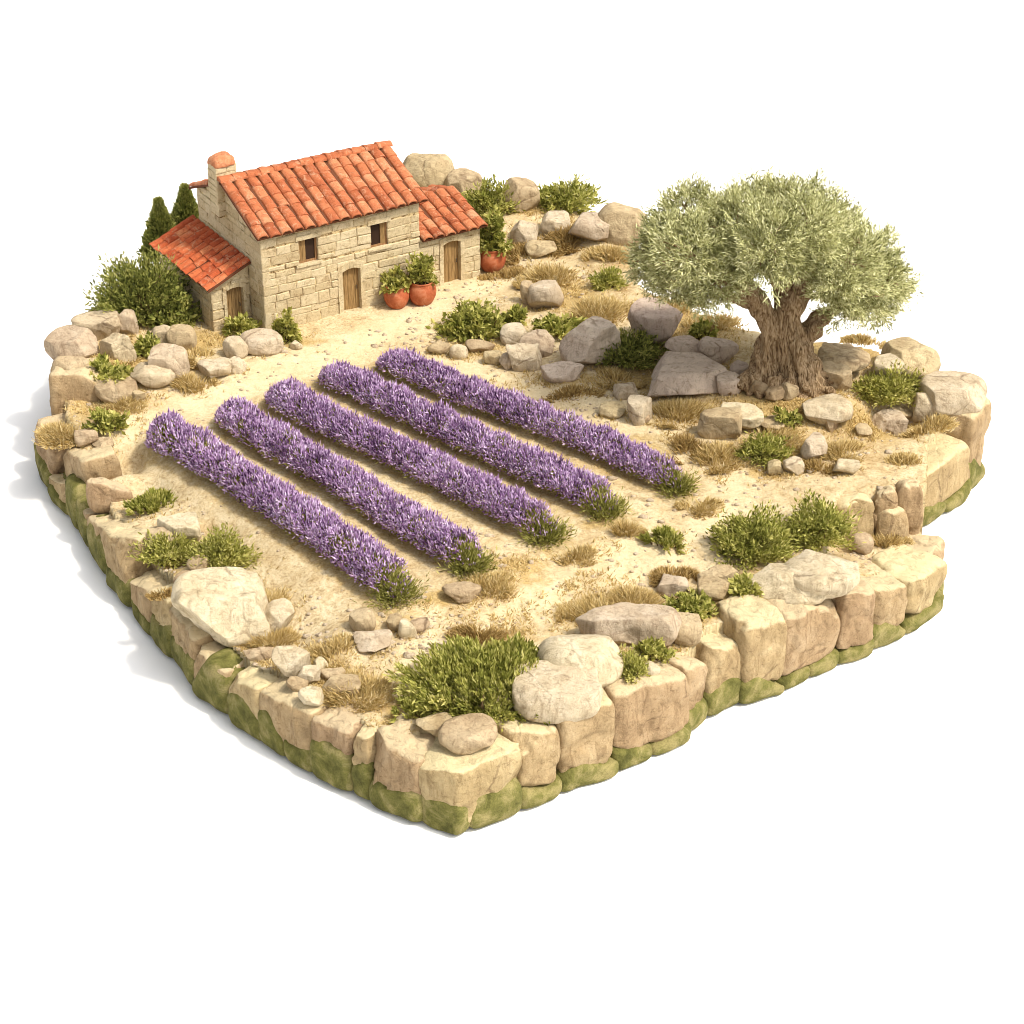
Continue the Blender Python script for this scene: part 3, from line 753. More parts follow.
# tufts of dry grass
TUFTS = [
 ((36,405,92,448),'gold','wide golden grass tuft on the leftmost edge block'),
 ((176,333,216,368),'gold','tall golden grass in front of the lean-to wall'),
 ((170,369,212,396),'gold','rounded golden tuft at the edge of the path, left of the first row'),
 ((246,612,294,654),'gold','upright golden grass against the biggest boulder on the left'),
 ((228,572,302,628),'gold','loose golden grass between the nearest lavender row and the big boulder'),
 ((305,643,362,670),'gold','flat golden tuft beside the stones on the left front'),
 ((322,672,392,710),'gold','spreading golden tuft on the left front rim'),
 ((452,618,500,650),'brown','dry brownish shrub behind the rosemary bush'),
 ((565,598,640,634),'gold','long golden grass left of the slanting boulder'),
 ((602,572,666,618),'gold','tallest golden grass patch right of the middle'),
 ((652,557,694,592),'brown','brown dry shrub above the pale square rock'),
 ((680,496,724,517),'gold','small golden tuft at the end of the last lavender row'),
 ((648,391,709,428),'gold','golden grass below the large split mauve boulder'),
 ((734,425,800,455),'gold','golden grass behind the round green bush below the tree'),
 ((824,424,867,463),'gold','upright golden grass right of the angular white rock'),
 ((903,414,952,439),'gold','golden tuft on the large sunlit edge block at the right'),
 ((884,454,928,473),'gold','thin golden tuft on the bare sand near the right edge'),
 ((864,529,909,556),'gold','golden grass on the lower terrace at the right'),
 ((664,433,708,458),'brown','small brown tuft on the sand between field and tree'),
 ((560,289,634,330),'gold','large golden grass patch above the mauve boulders'),
 ((586,238,636,268),'gold','golden grass under the long pale rock at the back'),
 ((504,240,558,264),'brown','brown dry bush right of the pot by the house'),
 ((541,221,594,250),'brown','brown scrub under the angular rock at the back'),
 ((555,545,600,565),'gold','golden tuft at the end of the third lavender row'),
 ((460,575,520,600),'gold','golden tuft at the end of the second lavender row'),
 ((610,515,640,540),'gold','short golden tuft at the end of the fourth lavender row'),
 ((690,440,745,470),'gold','wide low golden tuft on the sand below the crumbled rock'),
 ((545,385,600,402),'brown','brown low tuft under the low mauve stone'),
 ((800,455,842,476),'brown','brown wisps beside the flat pale stone'),
 ((95,395,150,418),'gold','low golden tuft under the flat oval rock'),
 ((590,366,640,390),'gold','golden fringe under the dense dark bush'),
 ((450,176,500,214),'brown','brown scrub between the domed rocks behind the house'),
 ((480,270,530,290),'brown','thin brown tuft at the pot by the right end of the house'),
 ((642,296,700,322),'gold','golden grass on the hill crest left of the trunk'),
 ((690,308,745,336),'gold','golden grass on the hill crest behind the tree shade'),
 ((843,332,885,352),'gold','golden grass on the crest right of the trunk'),
 ((520,262,585,290),'gold','sparse golden grass on the slope behind the lone pale boulder'),
 ((150,585,180,602),'brown','brown tuft left of the biggest boulder'),
]
def tuft(box, mat, label, seed):
    rng = np.random.default_rng(seed)
    x0, y0, x1, y1 = box; u = (x0 + x1) / 2
    p = ground(u, y1 - 3); s = ppm(p); W = (x1 - x0) / s; hi = (y1 - y0) / s
    D = min(.75 * W, .9 * hi / SE); c = ground(u, y1 - .5 * D * SE * s)
    Lb = np.clip((hi - .45 * D * SE) / CE, .16, .75)
    n = int((x1 - x0) * (y1 - y0) * 1.25)
    k = max(3, int((x1 - x0) / 9)); cl = rng.normal(size=(k, 2)) * .27
    q = cl[rng.integers(k, size=n)] + rng.normal(size=(n, 2)) * .11
    q = q * np.clip(.55 / (np.linalg.norm(q, axis=1)[:, None] + 1e-6), 0, 1)
    P = np.c_[c[0] + q[:, 0] * W, c[1] + q[:, 1] * D, np.zeros(n)]; P[:, 2] = land(P) - .01
    fall = 1 - .55 * np.clip(np.linalg.norm(q, axis=1) / .5, 0, 1)
    Dr = np.c_[q * np.array([1.3, 1.3]) + rng.normal(size=(n, 2)) * .33, np.full(n, .85)]
    L = Lb * .86 * rng.uniform(.4, 1.15, n) * fall
    V, Fc = blades(P, Dr, L, 1.15 / s * rng.uniform(.6, 1.3, n), rng)
    o = add('grass_tuft', V, Fc, M[mat], None, c)
    return tag(o, label, 'grass tuft', 'tufts of dry grass in the garden')
for i, (b, mat, lab) in enumerate(TUFTS): tuft(b, mat, lab, 3000 + i)

# short dry grass between things, uncountable
rng = np.random.default_rng(5)
pp = []
for u0, v0, su, sv in PATCH:
    k = int(su * sv * .27)
    for _ in range(k):
        u, v = rng.normal(u0, su * .55), rng.normal(v0, sv * .55); pp.append(np.repeat(at(u, v, .1)[None], 5, 0) + rng.normal(size=(5, 3)) * .07)
for c, W, D in FRINGE:
    k = int(26 * W) + 8; a = rng.uniform(math.pi * .85, math.pi * 2.15, k); q = rng.uniform(.42, .62, k) ** 1
    gate = vnoise(np.c_[np.cos(a) * 1.5 + c[0], np.sin(a) * 1.5 + c[1], np.zeros(k)], 12) > -.1
    f = np.c_[c[0] + np.cos(a) * W * q, c[1] + np.sin(a) * D * q, np.zeros(k)][gate]
    if len(f): pp.append(np.repeat(f, 3, 0) + rng.normal(size=(len(f) * 3, 3)) * .035)
P = np.concatenate(pp); P = P[in_poly(P[:, :2], PER)]; P[:, 2] = land(P) - .01
keep = fbm(np.c_[P[:, :2] * .9, np.zeros(len(P))], 21, 3) > -.15; P = P[keep]
n = len(P)
V, Fc = blades(P, np.c_[rng.normal(size=(n, 2)) * .5, np.full(n, .8)], rng.uniform(.06, .22, n), .032 * rng.uniform(.6, 1.3, n), rng)
tag(add('dry_grass', V, Fc, M['gold'], None, (0, 0, 0)), kind='stuff')

# ------------------------------------------------------------------ lavender rows
def spikes(P, D, L, R, rng):
    """little bipyramid flower heads"""
    n = len(P); D = norm(D); X = norm(np.cross(D, rng.normal(size=(n, 3)))); Y = np.cross(D, X)
    L = L[:, None]; R = R[:, None]; m = P + D * L * .45
    V = np.stack([P, m + X * R, m + (-.5 * X + .866 * Y) * R, m + (-.5 * X - .866 * Y) * R, P + D * L], 1).reshape(-1, 3)
    i = np.arange(n)[:, None] * 5
    f = np.concatenate([np.c_[i, i + b, i + a] for a, b in ((1, 2), (2, 3), (3, 1))] + [np.c_[i + 4, i + a, i + b] for a, b in ((1, 2), (2, 3), (3, 1))])
    return V, f
LAV = [
 ((160,441),(396,596),1.28,1.02,'nearest lavender row on the left, ending in a green tuft by the stone pile'),
 ((228,423),(470,568),1.26,.98,'second lavender row from the left, ending at a flat stone'),
 ((277,404),(545,538),1.22,.95,'middle lavender row of five'),
 ((330,384),(605,514),1.18,.92,'fourth lavender row from the left, green at its right end'),
 ((386,370),(675,490),1.02,.86,'last lavender row, nearest to the house door and the olive tree'),
]
def lavender(a, b, W, Hh, label, seed):
    rng = np.random.default_rng(seed)
    A, B = ground(*a), ground(*b); L = np.linalg.norm((B - A)[:2]); ax = norm((B - A) * [1, 1, 0]); sd = np.array([-ax[1], ax[0], 0])
    root = empty('lavender_row', (A + B) / 2); tag(root, label, 'lavender row', 'five parallel lavender rows')
    def prof(t):
        q = np.c_[t * 1.1, np.full(len(t), seed * 3.3), np.zeros(len(t))]
        f = 1 + .02 * vnoise(q, 1) + .06 * vnoise(q * 2.7, 2)
        end = np.clip(np.minimum(t + .35, L + .35 - t) / .75, .05, 1) ** .5
        return f * end
    def surf(n, rr):
        t = rng.uniform(-.3, L + .3, n); th = rng.uniform(-1.75, 1.75, n); f = prof(t)
        lump_ = 1 + .11 * vnoise(np.c_[t * 2.6, th * 1.6, np.full(n, seed)], 5)
        r = rr * lump_
        off = np.sin(th) * W * .5 * f * r; z = (np.cos(th) * .62 + .38) * Hh * f * r
        P = A + ax * t[:, None] + sd * off[:, None]; P[:, 2] = land(P) + np.maximum(z, .03)
        N = ax * 0 + sd * (np.sin(th))[:, None] + np.array([0, 0, 1.]) * (np.cos(th) + .35)[:, None]
        return P, N, t, th
    # leaves: dense green-grey needles inside and at the skirt
    n = int(L * 1300); P, N, t, th = surf(n, rng.uniform(.35, .93, n))
    V, Fc = diamonds(P, N + rng.normal(size=P.shape) * .55 + [0, 0, .5], rng.uniform(.12, .26, n), rng.uniform(.02, .042, n), rng)
    # the leafy end, near the viewer
    m = 1500; e = A + ax * (L + .05 + rng.normal(size=m) * .26)[:, None] + sd * (rng.normal(size=m) * W * .25)[:, None]; e[:, 2] = land(e) + np.abs(rng.normal(size=m)) * .17
    V2, F2 = diamonds(e, norm(e - (B - [0, 0, .1])) + rng.normal(size=e.shape) * .5 + [0, 0, .6], rng.uniform(.14, .28, m), rng.uniform(.03, .05, m), rng)
    add('leaves', np.r_[V, V2], np.r_[Fc, F2 + len(V)], M['lavleaf'], root)
    n = int(L * 1350); P, N, t, th = surf(n, rng.uniform(.84, 1.05, n))
    low = np.abs(th) / 1.75
    bare = vnoise(np.c_[t * 1.3, th * 1.2, np.full(n, seed + .5)], 8)
    keep = rng.uniform(size=n) > np.clip((low - .72) * 3.2, 0, .92)
    keep &= rng.uniform(size=n) > np.clip((t - (L - 1.1)) * .85, 0, .9)
    keep &= ~((bare > .48) & (rng.uniform(size=n) < .6))
    P, N = P[keep], N[keep]; n = len(P)
    Dr = N + rng.normal(size=P.shape) * .75 + [0, 0, .5]
    tall = rng.uniform(size=n) < .16
    Dr[tall] = Dr[tall] * .45 + [0, 0, .9]
    V, Fc = spikes(P, Dr, np.where(tall, rng.uniform(.18, .32, n), rng.uniform(.08, .18, n)), rng.uniform(.018, .036, n), rng)
    add('flowers', V, Fc, M['lav'], root)
for i, (a, b, W, Hh, lab) in enumerate(LAV): lavender(a, b, W, Hh, lab, 40 + i)


# ------------------------------------------------------------------ the house
Z0 = .26
HA = at(266, 333, Z0); HB = at(421, 293, Z0)
EX = norm(HB - HA); EY = np.array([-EX[1], EX[0], 0]); EZ = np.array([0, 0, 1.0])
LM = float(np.linalg.norm(HB - HA)); DM = 5.5; HM = 3.95; RISE = 1.12
def hp(a, b, c): return HA + EX * a + EY * b + EZ * c
house = empty('stone_house', HA + EX * 3 + EY * 2)
tag(house, 'small two storey stone farmhouse with terracotta roofs, lean-tos on both sides and a chimney', 'house')

def stone_wall(mb, o, ex, nrm, width, height, topfn, openings, rng, a0=0.0, course=.36, thick=.27):
    """blocks of stone round the openings (a0, b0, a1, b1), mortar behind"""
    ez = EZ
    lines = sorted(set([-.35, height] + [q for op in openings for q in (op[1], op[3]) if q > -.3]))
    rows = []
    for l0, l1 in zip(lines[:-1], lines[1:]):
        k = max(1, int(round((l1 - l0) / course))); w = rng.uniform(.6, 1.4, k); w = w / w.sum() * (l1 - l0); y = l0
        for q in w: rows.append((y, y + q)); y += q
    g = .011
    for b0, b1 in rows:
        cuts = sorted([(op[0], op[2]) for op in openings if op[1] < b1 - .01 and op[3] > b0 + .01])
        segs = []; x = a0
        for c0, c1 in cuts: segs.append((x, c0)); x = c1
        segs.append((x, width))
        for s0, s1 in segs:
            if s1 - s0 < .05: continue
            x = s0
            while x < s1 - .01:
                w = rng.uniform(.38, 1.05); e = x + w
                if e > s1 - .28: e = s1
                t0 = min(b1, topfn(x)) if topfn else b1; t1 = min(b1, topfn(e)) if topfn else b1
                if max(t0, t1) > b0 + .06:
                    t0 = max(t0, b0 + .02); t1 = max(t1, b0 + .02)
                    f = rng.uniform(-.014, .03); bv = .03
                    lo = x + (g if x > s0 + .01 else rng.uniform(-.012, .004)); hi_ = e - (g if e < s1 - .01 else rng.uniform(-.012, .004))
                    c4 = [(lo, b0 + g), (hi_, b0 + g), (hi_, t1 - g), (lo, t0 - g)]
                    cx = (lo + hi_) / 2; cy = (b0 + (t0 + t1) / 2) / 2
                    ring = [(p[0] + np.clip(rng.normal() * .016, -.022, .022), p[1] + np.clip(rng.normal() * .02, -.03, .03)) for p in c4]
                    inn = [(p[0] + math.copysign(bv, cx - p[0]), p[1] + math.copysign(bv * .8, cy - p[1])) for p in ring]
                    V = [o + ex * p[0] + ez * p[1] + nrm * f for p in inn] + [o + ex * p[0] + ez * p[1] + nrm * (f - .02) for p in ring] + [o + ex * p[0] + ez * p[1] - nrm * thick for p in c4]
                    fs = [[0, 1, 2, 3]] + [[4 + i, 4 + (i + 1) % 4, (i + 1) % 4, i] for i in range(4)] + [[8 + i, 8 + (i + 1) % 4, 4 + (i + 1) % 4, 4 + i] for i in range(4)]
                    mb.put(V, fs, 0)
                x = e
    # mortar sheet just behind the faces
    al = sorted(set([a0 + .01, width - .01] + [q for op in openings for q in (op[0] - .004, op[2] + .004)])); bl = sorted(set([-.4, height] + [q for op in openings for q in (op[1] - .004, op[3] + .004)]))
    m = -.026
    if topfn:
        k = 12; aa = np.linspace(a0 + .01, width - .01, k)
        poly = [(a0 + .01, -.4), (width - .01, -.4)] + [(q, topfn(q) - .01) for q in aa[::-1]]
        mb.put([o + ex * p[0] + ez * p[1] + nrm * m for p in poly], [list(range(len(poly)))], 1)
    else:
        for x0, x1 in zip(al[:-1], al[1:]):
            for y0, y1 in zip(bl[:-1], bl[1:]):
                cx, cy = (x0 + x1) / 2, (y0 + y1) / 2
                if any(op[0] - .01 < cx < op[2] + .01 and op[1] - .01 < cy < op[3] + .01 for op in openings): continue
                mb.put([o + ex * p[0] + ez * p[1] + nrm * m for p in ((x0, y0), (x1, y0), (x1, y1), (x0, y1))], [[0, 1, 2, 3]], 1)
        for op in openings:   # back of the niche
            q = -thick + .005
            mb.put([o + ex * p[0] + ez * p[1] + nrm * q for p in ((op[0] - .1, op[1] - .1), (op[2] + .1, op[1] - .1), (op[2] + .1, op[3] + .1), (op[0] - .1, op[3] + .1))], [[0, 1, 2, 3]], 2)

def wall_obj(name, faces, core, seed):
    rng = np.random.default_rng(seed); mb = MB()
    for f in faces: stone_wall(mb, *f, rng)
    return mb.build(name, [M['wall'], M['mortar'], M['dark']], house)
# openings in the main front, in metres along the wall and up it
def along(u, b=0):
    return float((at(u, 333 + (u - 266) * (293 - 333) / (421 - 266), Z0) - HA) @ EX)
D1 = (3.30, -.05, 4.10, 1.80); W1 = (1.55, 2.42, 2.35, 3.40); W2 = (4.60, 2.36, 5.36, 3.34)
gtop = lambda x: HM + RISE * (1 - abs(x - DM / 2) / (DM / 2)) - .05
wall_obj('wall', [(hp(0, 0, 0), EX, -EY, LM, HM, None, [D1, W1, W2])], None, 1)
wall_obj('wall', [(hp(0, 0, 0), EY, -EX, DM, HM + RISE, gtop, [])], None, 2).location  # gable towards the lean-to
rngw = np.random.default_rng(3); mb = MB()
stone_wall(mb, hp(LM, 0, 0), EY, EX, DM, HM + RISE, gtop, [], rngw, .28)
mb.build('wall', [M['wall'], M['mortar'], M['dark']], house)
mb = MB(); stone_wall(mb, hp(0, DM, 0), EX, EY, LM, HM, None, [], rngw, .02); mb.build('wall', [M['wall'], M['mortar'], M['dark']], house)

def tile_roof(name, o, ex, up, length, slope, cols, courses, mat, parent, seed, thick=.09):
    """o: left end of the eave; ex along it, up the slope: barrel tiles in columns over a board"""
    rng = np.random.default_rng(seed); nrm = norm(np.cross(ex, up)); mb = MB()
    mb.box(o - nrm * thick, ex, up, nrm, (0, 0, 0), (length, slope, thick), 1)
    cw = length / cols; seg = 7
    for c in range(cols):
        jx = rng.normal() * .02
        for k in range(courses):
            y0 = slope * k / courses - (.06 if k == 0 else .05) + rng.normal() * .03; y1 = slope * (k + 1) / courses + .02
            r0, r1 = cw * .455 * rng.uniform(.93, 1.04), cw * .425
            xc = (c + .5) * cw + jx + rng.normal() * .018; lift = rng.uniform(-.012, .012)
            xc2 = xc + rng.normal() * .02
            ring = []
            for (y, r, zz) in ((y0, r0, .035 + lift), (y1, r1, .0 + lift * .4)):
                for s in range(seg + 1):
                    th = math.pi * s / seg
                    ring.append(o + ex * ((xc if y == y0 else xc2) - math.cos(th) * r) + up * y + nrm * (math.sin(th) * r * .62 + zz - .01))
            for s in range(seg + 1):   # inner rim for thickness
                th = math.pi * s / seg
                ring.append(o + ex * (xc - math.cos(th) * (r0 - .035)) + up * y0 + nrm * (math.sin(th) * (r0 - .035) * .60 + .0 + lift))
            n = seg + 1
            fs = [[i, i + 1, n + i + 1, n + i] for i in range(seg)] + [[2 * n + i, 2 * n + i + 1, i + 1, i] for i in range(seg)]
            mb.put(ring, fs, 0)
    return mb.build(name, [M[mat], M['tilegap']], parent, smooth=False)
def ridge_caps(mb, a, b, r, k, rng):
    ex = norm(b - a); L = np.linalg.norm(b - a); sd = norm(np.cross(EZ, ex)); seg = 8
    for q in range(k):
        x0, x1 = L * q / k - .03, L * (q + 1) / k + .04; rr = r * rng.uniform(.93, 1.05); V = []
        for x, f, z in ((x0, 1.06, .03), (x1, .95, .0)):
            for s in range(seg + 1):
                th = math.pi * s / seg
                V.append(a + ex * x - sd * math.cos(th) * rr * f + EZ * (math.sin(th) * rr * f * .75 + z - .06 + rng.normal() * .004))
        n = seg + 1
        mb.put(V, [[i, i + 1, n + i + 1, n + i] for i in range(seg)] + [list(range(n)), list(range(n, 2 * n))[::-1]], 0)
OV = .26; HD = DM / 2
up1 = norm(EY * HD + EZ * RISE); up2 = norm(-EY * HD + EZ * RISE); SL = math.hypot(HD, RISE); ov = OV
zoff = EZ * .09
tile_roof('roof', hp(-.22, 0, HM) - up1 * ov + zoff, EX, up1, LM + .50, SL + ov, 15, 5, 'tile', house, 11)
tile_roof('roof', hp(LM + .28, DM, HM) - up2 * ov + zoff, -EX, up2, LM + .50, SL + ov, 15, 5, 'tile', house, 12)
mb = MB(); ridge_caps(mb, hp(-.24, HD, HM + RISE + .16), hp(LM + .30, HD, HM + RISE + .16), .22, 13, np.random.default_rng(4))
mb.build('ridge_tiles', [M['tile']], house)
# chimney on the gable end
mb = MB(); rc = np.random.default_rng(8)
co = hp(-.30, HD + .12, HM + RISE - 1.0); cwid, cdep, chh = .84, .74, 1.62
stone_wall(mb, co, EX, -EY, cwid, chh, None, [], rc, 0, .27, .2); stone_wall(mb, co, EY, -EX, cdep, chh, None, [], rc, .02, .27, .2)
stone_wall(mb, co + EX * cwid, EY, EX, cdep, chh, None, [], rc, .02, .27, .2); stone_wall(mb, co + EY * cdep, EX, EY, cwid, chh, None, [], rc, .02, .27, .2)
ch = mb.build('chimney', [M['wall'], M['mortar'], M['dark']], house)
Q, Fq = ico(4); c0 = co + EX * cwid / 2 + EY * cdep / 2 + EZ * (chh - .02)
Qz = np.clip(Q[:, 2], -.12, 1)
rr = norm(np.c_[Q[:, :2], Q[:, 2] * .6]); k4 = ((np.abs(Q[:, 0]) ** 4 + np.abs(Q[:, 1]) ** 4) ** .25 + .15)
V = c0 + EX * (Q[:, :1] / k4[:, None] * np.sqrt(1 - np.clip(Qz, 0, 1)[:, None] ** 2) ** .6 * (cwid / 2 + .13)) + EY * (Q[:, 1:2] / k4[:, None] * np.sqrt(1 - np.clip(Qz, 0, 1)[:, None] ** 2) ** .6 * (cdep / 2 + .12)) + EZ * (Qz[:, None] * .34 + .05)
V = V + (.03 * fbm(V * 4, 3, 3))[:, None]
add('chimney_cap', V, Fq, M['tile'], ch, smooth=True)

def plank_door(o, ex, nrm, w, h, parent, arch=.10, handle_right=True):
    mb = MB(); k = 5; pw = w / k
    for i in range(k):
        x0, x1 = i * pw + .006, (i + 1) * pw - .006
        t = lambda x: h - arch * (2 * x / w - 1) ** 2
        f = .02 * ((i * 7) % 3) / 3
        V = [o + ex * x + EZ * z + nrm * c for c in (0, .05 + f) for x, z in ((x0, 0), (x1, 0), (x1, t(x1)), (x0, t(x0)))]
        mb.put(V, [[4, 5, 6, 7], [0, 3, 2, 1], [0, 1, 5, 4], [1, 2, 6, 5], [2, 3, 7, 6], [3, 0, 4, 7]])
    d = mb.build('door', [M['wood']], parent)
    hb = MB(); q = o + ex * (w * (.84 if handle_right else .16)) + EZ * (h * .48) + nrm * .075
    hb.tube([q, q + nrm * .05, q + nrm * .05 + EZ * .12, q + EZ * .12], [.014] * 4, 6); hb.build('handle', [M['iron']], d)
    return d
def surround(o, ex, nrm, op, parent, jamb=.17, lintel=.24, rise=.10, arch_top=True, seed=0):
    """raised dressed stones at both sides and an arched stone over an opening; arch fills the corners of the head"""
    rng = np.random.default_rng(seed); mb = MB(); a0, b0, a1, b1 = op; w = a1 - a0; f0, f1 = -.20, .045
    for sx in (0, 1):
        x0, x1 = (a0 - jamb, a0 + .012) if sx == 0 else (a1 - .012, a1 + jamb)
        y = max(b0, -.2); k = 3
        for q in range(k):
            h = (b1 - .1 - max(b0, -.2)) / k; j = rng.uniform(-.03, .03)
            mb.box(o, ex, nrm, EZ, (x0 + (j if sx == 0 else 0), f0, y + .006), (x1 + (j if sx else 0), f1 + rng.uniform(-.01, .01), y + h - .006)); y += h
    k = 7   # arch stones
    xs = np.linspace(a0 - jamb, a1 + jamb, k + 1)
    low = lambda x: b1 - .1 + (rise * (1 - (2 * (x - a0) / w - 1) ** 2) if a0 < x < a1 else 0)
    upf = lambda x: b1 + .02 + lintel * (1 - .55 * (2 * (x - a0 + jamb) / (w + 2 * jamb) - 1) ** 2)
    for q in range(k):
        xa, xb = xs[q] + .004, xs[q + 1] - .004; f = f1 + rng.uniform(0, .015)
        c4 = [(xa, low(xa)), (xb, low(xb)), (xb, upf(xb)), (xa, upf(xa))]
        V = [o + ex * p[0] + EZ * p[1] + nrm * c for c in (f0, f) for p in c4]
        mb.put(V, [[4, 5, 6, 7], [0, 3, 2, 1], [0, 1, 5, 4], [1, 2, 6, 5], [2, 3, 7, 6], [3, 0, 4, 7]])
    return mb.build('door_surround', [M['wall']], parent)
def window(o, ex, nrm, op, parent, open_left):
    a0, b0, a1, b1 = op; mb = MB(); t = .07
    for (x0, y0, x1, y1) in ((a0 - .005, b0 - .005, a0 + t, b1 + .005), (a1 - t, b0 - .005, a1 + .005, b1 + .005), (a0 + t + .002, b1 - t, a1 - t - .002, b1 + .005), (a0 + t + .002, b0 - .005, a1 - t - .002, b0 + t)):
        mb.box(o, ex, nrm, EZ, (x0, -.20, y0), (x1, -.11, y1))
    w = mb.build('window', [M['shutter']], parent)
    pb = MB(); pb.box(o, ex, nrm, EZ, (a0 + t, -.185, b0 + t), (a1 - t, -.17, b1 - t)); pb.build('pane', [M['pane']], w)
    mx = (a0 + a1) / 2; sb = MB()     # one leaf of the shutter stands across part of the opening
    x0, x1 = (a0 + t, mx - .06) if open_left else (mx + .10, a1 - t)
    for q in range(2):
        xa = x0 + (x1 - x0) * q / 2 + .004; xb = x0 + (x1 - x0) * (q + 1) / 2 - .004
        sb.box(o, ex, nrm, EZ, (xa, -.165, b0 + t), (xb, -.13, b1 - t))
    sb.build('shutter', [M['wood']], w)
    s = MB(); s.box(o, ex, nrm, EZ, (a0 - .14, -.15, b0 - .10), (a1 + .14, .075, b0 - .002)); s.build('sill', [M['wall']], w)
    l = MB(); l.box(o, ex, nrm, EZ, (a0 - .12, -.15, b1 + .002), (a1 + .12, .05, b1 + .17)); l.build('lintel', [M['wall']], w)
fo = hp(0, 0, 0); fn = -EY
surround(fo, EX, fn, D1, house, seed=1); plank_door(fo + EX * (D1[0] + .01) + fn * -.20 + EZ * -.05, EX, fn, D1[2] - D1[0] - .02, 1.86, house)
window(fo, EX, fn, W1, house, True); window(fo, EX, fn, W2, house, False)
# right lean-to, flush with the front but a hand's breadth back
RL, RD, RH, RR = 2.72, 3.6, 2.25, .62
ro = hp(LM + .03, .06, 0); D3 = (1.02, -.05, 1.82, 1.86)
rtop = lambda x: RH + (RR * x / 2.3 if x < 2.3 else RR - (x - 2.3) * .30) - .06
mb = MB(); rw = np.random.default_rng(21)
stone_wall(mb, ro, EX, -EY, RL, RH, None, [D3], rw); mb.build('wall', [M['wall'], M['mortar'], M['dark']], house)
mb = MB(); stone_wall(mb, ro + EX * RL, EY, EX, RD, RH + RR, rtop, [], rw, .02); mb.build('wall', [M['wall'], M['mortar'], M['dark']], house)
mb = MB(); stone_wall(mb, ro + EY * RD, EX, EY, RL, RH + .15, None, [], rw, .02); mb.build('wall', [M['wall'], M['mortar'], M['dark']], house)
upr = norm(EY * 2.3 + EZ * RR)
tile_roof('roof', ro + EZ * (RH + .08) - upr * .25 + EX * .02, EX, upr, RL + .20, math.hypot(2.3, RR) + .25, 6, 5, 'tile', house, 31)
tile_roof('roof', ro + EZ * (RH + .02 + RR * .4) + EY * RD + EX * (RL + .22), -EX, norm(-EY * 1.3 + EZ * .38), RL + .2, math.hypot(1.3, .40), 6, 3, 'tile', house, 32)
surround(ro, EX, -EY, D3, house, seed=2); plank_door(ro + EX * (D3[0] + .01) + EY * .20 + EZ * -.05, EX, -EY, .78, 1.92, house)
# left lean-to
AX, AY0, AD = 1.6, 1.15, 4.7; AH0, AH1 = 1.85, 2.55
ao = hp(-AX, AY0, 0); D2 = (.58, -.05, 1.30, 1.62)
mb = MB(); aw = np.random.default_rng(22)
atop = lambda x: AH0 + (AH1 - AH0) * x / AX - .06
stone_wall(mb, ao, EX, -EY, AX - .03, AH1, atop, [], aw) if False else None
stone_wall(mb, ao, EX, -EY, AX - .035, AH0 + .02, None, [D2], aw)
V = [ao + EX * x + EZ * z - EY * c for c in (.0, -.2) for x, z in ((.01, AH0 + .025), (AX - .035, AH0 + .025), (AX - .035, AH1 - .06))]
mb.put(V, [[0, 1, 2], [5, 4, 3], [0, 3, 4, 1], [1, 4, 5, 2], [2, 5, 3, 0]], 0)
mb.build('wall', [M['wall'], M['mortar'], M['dark']], house)
mb = MB(); stone_wall(mb, ao, EY, -EX, AD, AH0, None, [], aw, .28); mb.build('wall', [M['wall'], M['mortar'], M['dark']], house)
mb = MB(); stone_wall(mb, ao + EY * AD, EX, EY, AX - .035, AH0 - .06, None, [], aw, .02); mb.build('wall', [M['wall'], M['mortar'], M['dark']], house)
upa = norm(EX * AX + EZ * (AH1 - AH0))
tile_roof('roof', ao + EY * (AD + .22) + EZ * (AH0 + .06) - upa * .25, -EY, upa, AD + .45, math.hypot(AX, AH1 - AH0) + .22, 12, 4, 'shadetile', house, 33)
surround(ao, EX, -EY, D2, house, .12, .12, .09, seed=3); plank_door(ao + EX * (D2[0] + .01) + EY * .20 + EZ * -.05, EX, -EY, .70, 1.68, house)

# ------------------------------------------------------------------ pots with plants by the wall
def pot_plant(u, vb, wpx, hpx, plant, label, seed, style='leafy', mat='light'):
    base = ground(u, vb); base = base + np.array([0, .25, 0]); base[2] = float(land(base[None])[0]) - .02
    s = ppm(base); R = wpx / s / 2; Hh = (hpx / s - R * .35 * SE) / CE
    o = empty('potted_plant', base); tag(o, label, 'potted plant', 'terracotta pots with plants along the house')
    pr = [(0, .0), (.60, .0), (.80, .14), (.96, .36), (1.0, .55), (.93, .76), (.80, .88), (.82, .93), (.86, .97), (.83, 1.0), (.74, .98), (.70, .88), (.0, .86)]
    n = 32; a = np.arange(n) / n * 2 * math.pi
    V = np.concatenate([np.c_[np.cos(a) * r * R, np.sin(a) * r * R, np.full(n, z * Hh)] for r, z in pr]) + base
    i, j = np.meshgrid(np.arange(len(pr) - 1), np.arange(n), indexing='ij'); i = i.ravel(); j = j.ravel(); j2 = (j + 1) % n
    fs = np.stack([i * n + j, i * n + j2, (i + 1) * n + j2, (i + 1) * n + j], 1)
    add('pot', V, fs, [M['pot'], M['potsoil']], o, smooth=True, midx=(i >= len(pr) - 2).astype(int))
    rng = np.random.default_rng(seed); pw, ph = plant; c = base + EZ * Hh * .86
    V, Fc, mb = crown(rng, c, pw / s, pw / s * .85, ph / s / CE * .95, s, style, pw * ph * 1.2)
    add('foliage', V, Fc, M[mat], o); mb.build('stem', M['stem'], o)
pot_plant(396.5, 309, 26, 22, (27, 17), 'left, smaller of the two terracotta pots between the house doors, bushy plant', 1)
pot_plant(422, 305, 29, 24, (28, 24), 'right, taller planted one of the two terracotta pots between the house doors', 2)
pot_plant(492, 273, 28, 24, (31, 38), 'single terracotta pot with tall green shrub at the right corner of the house', 3, 'leafy', 'green')

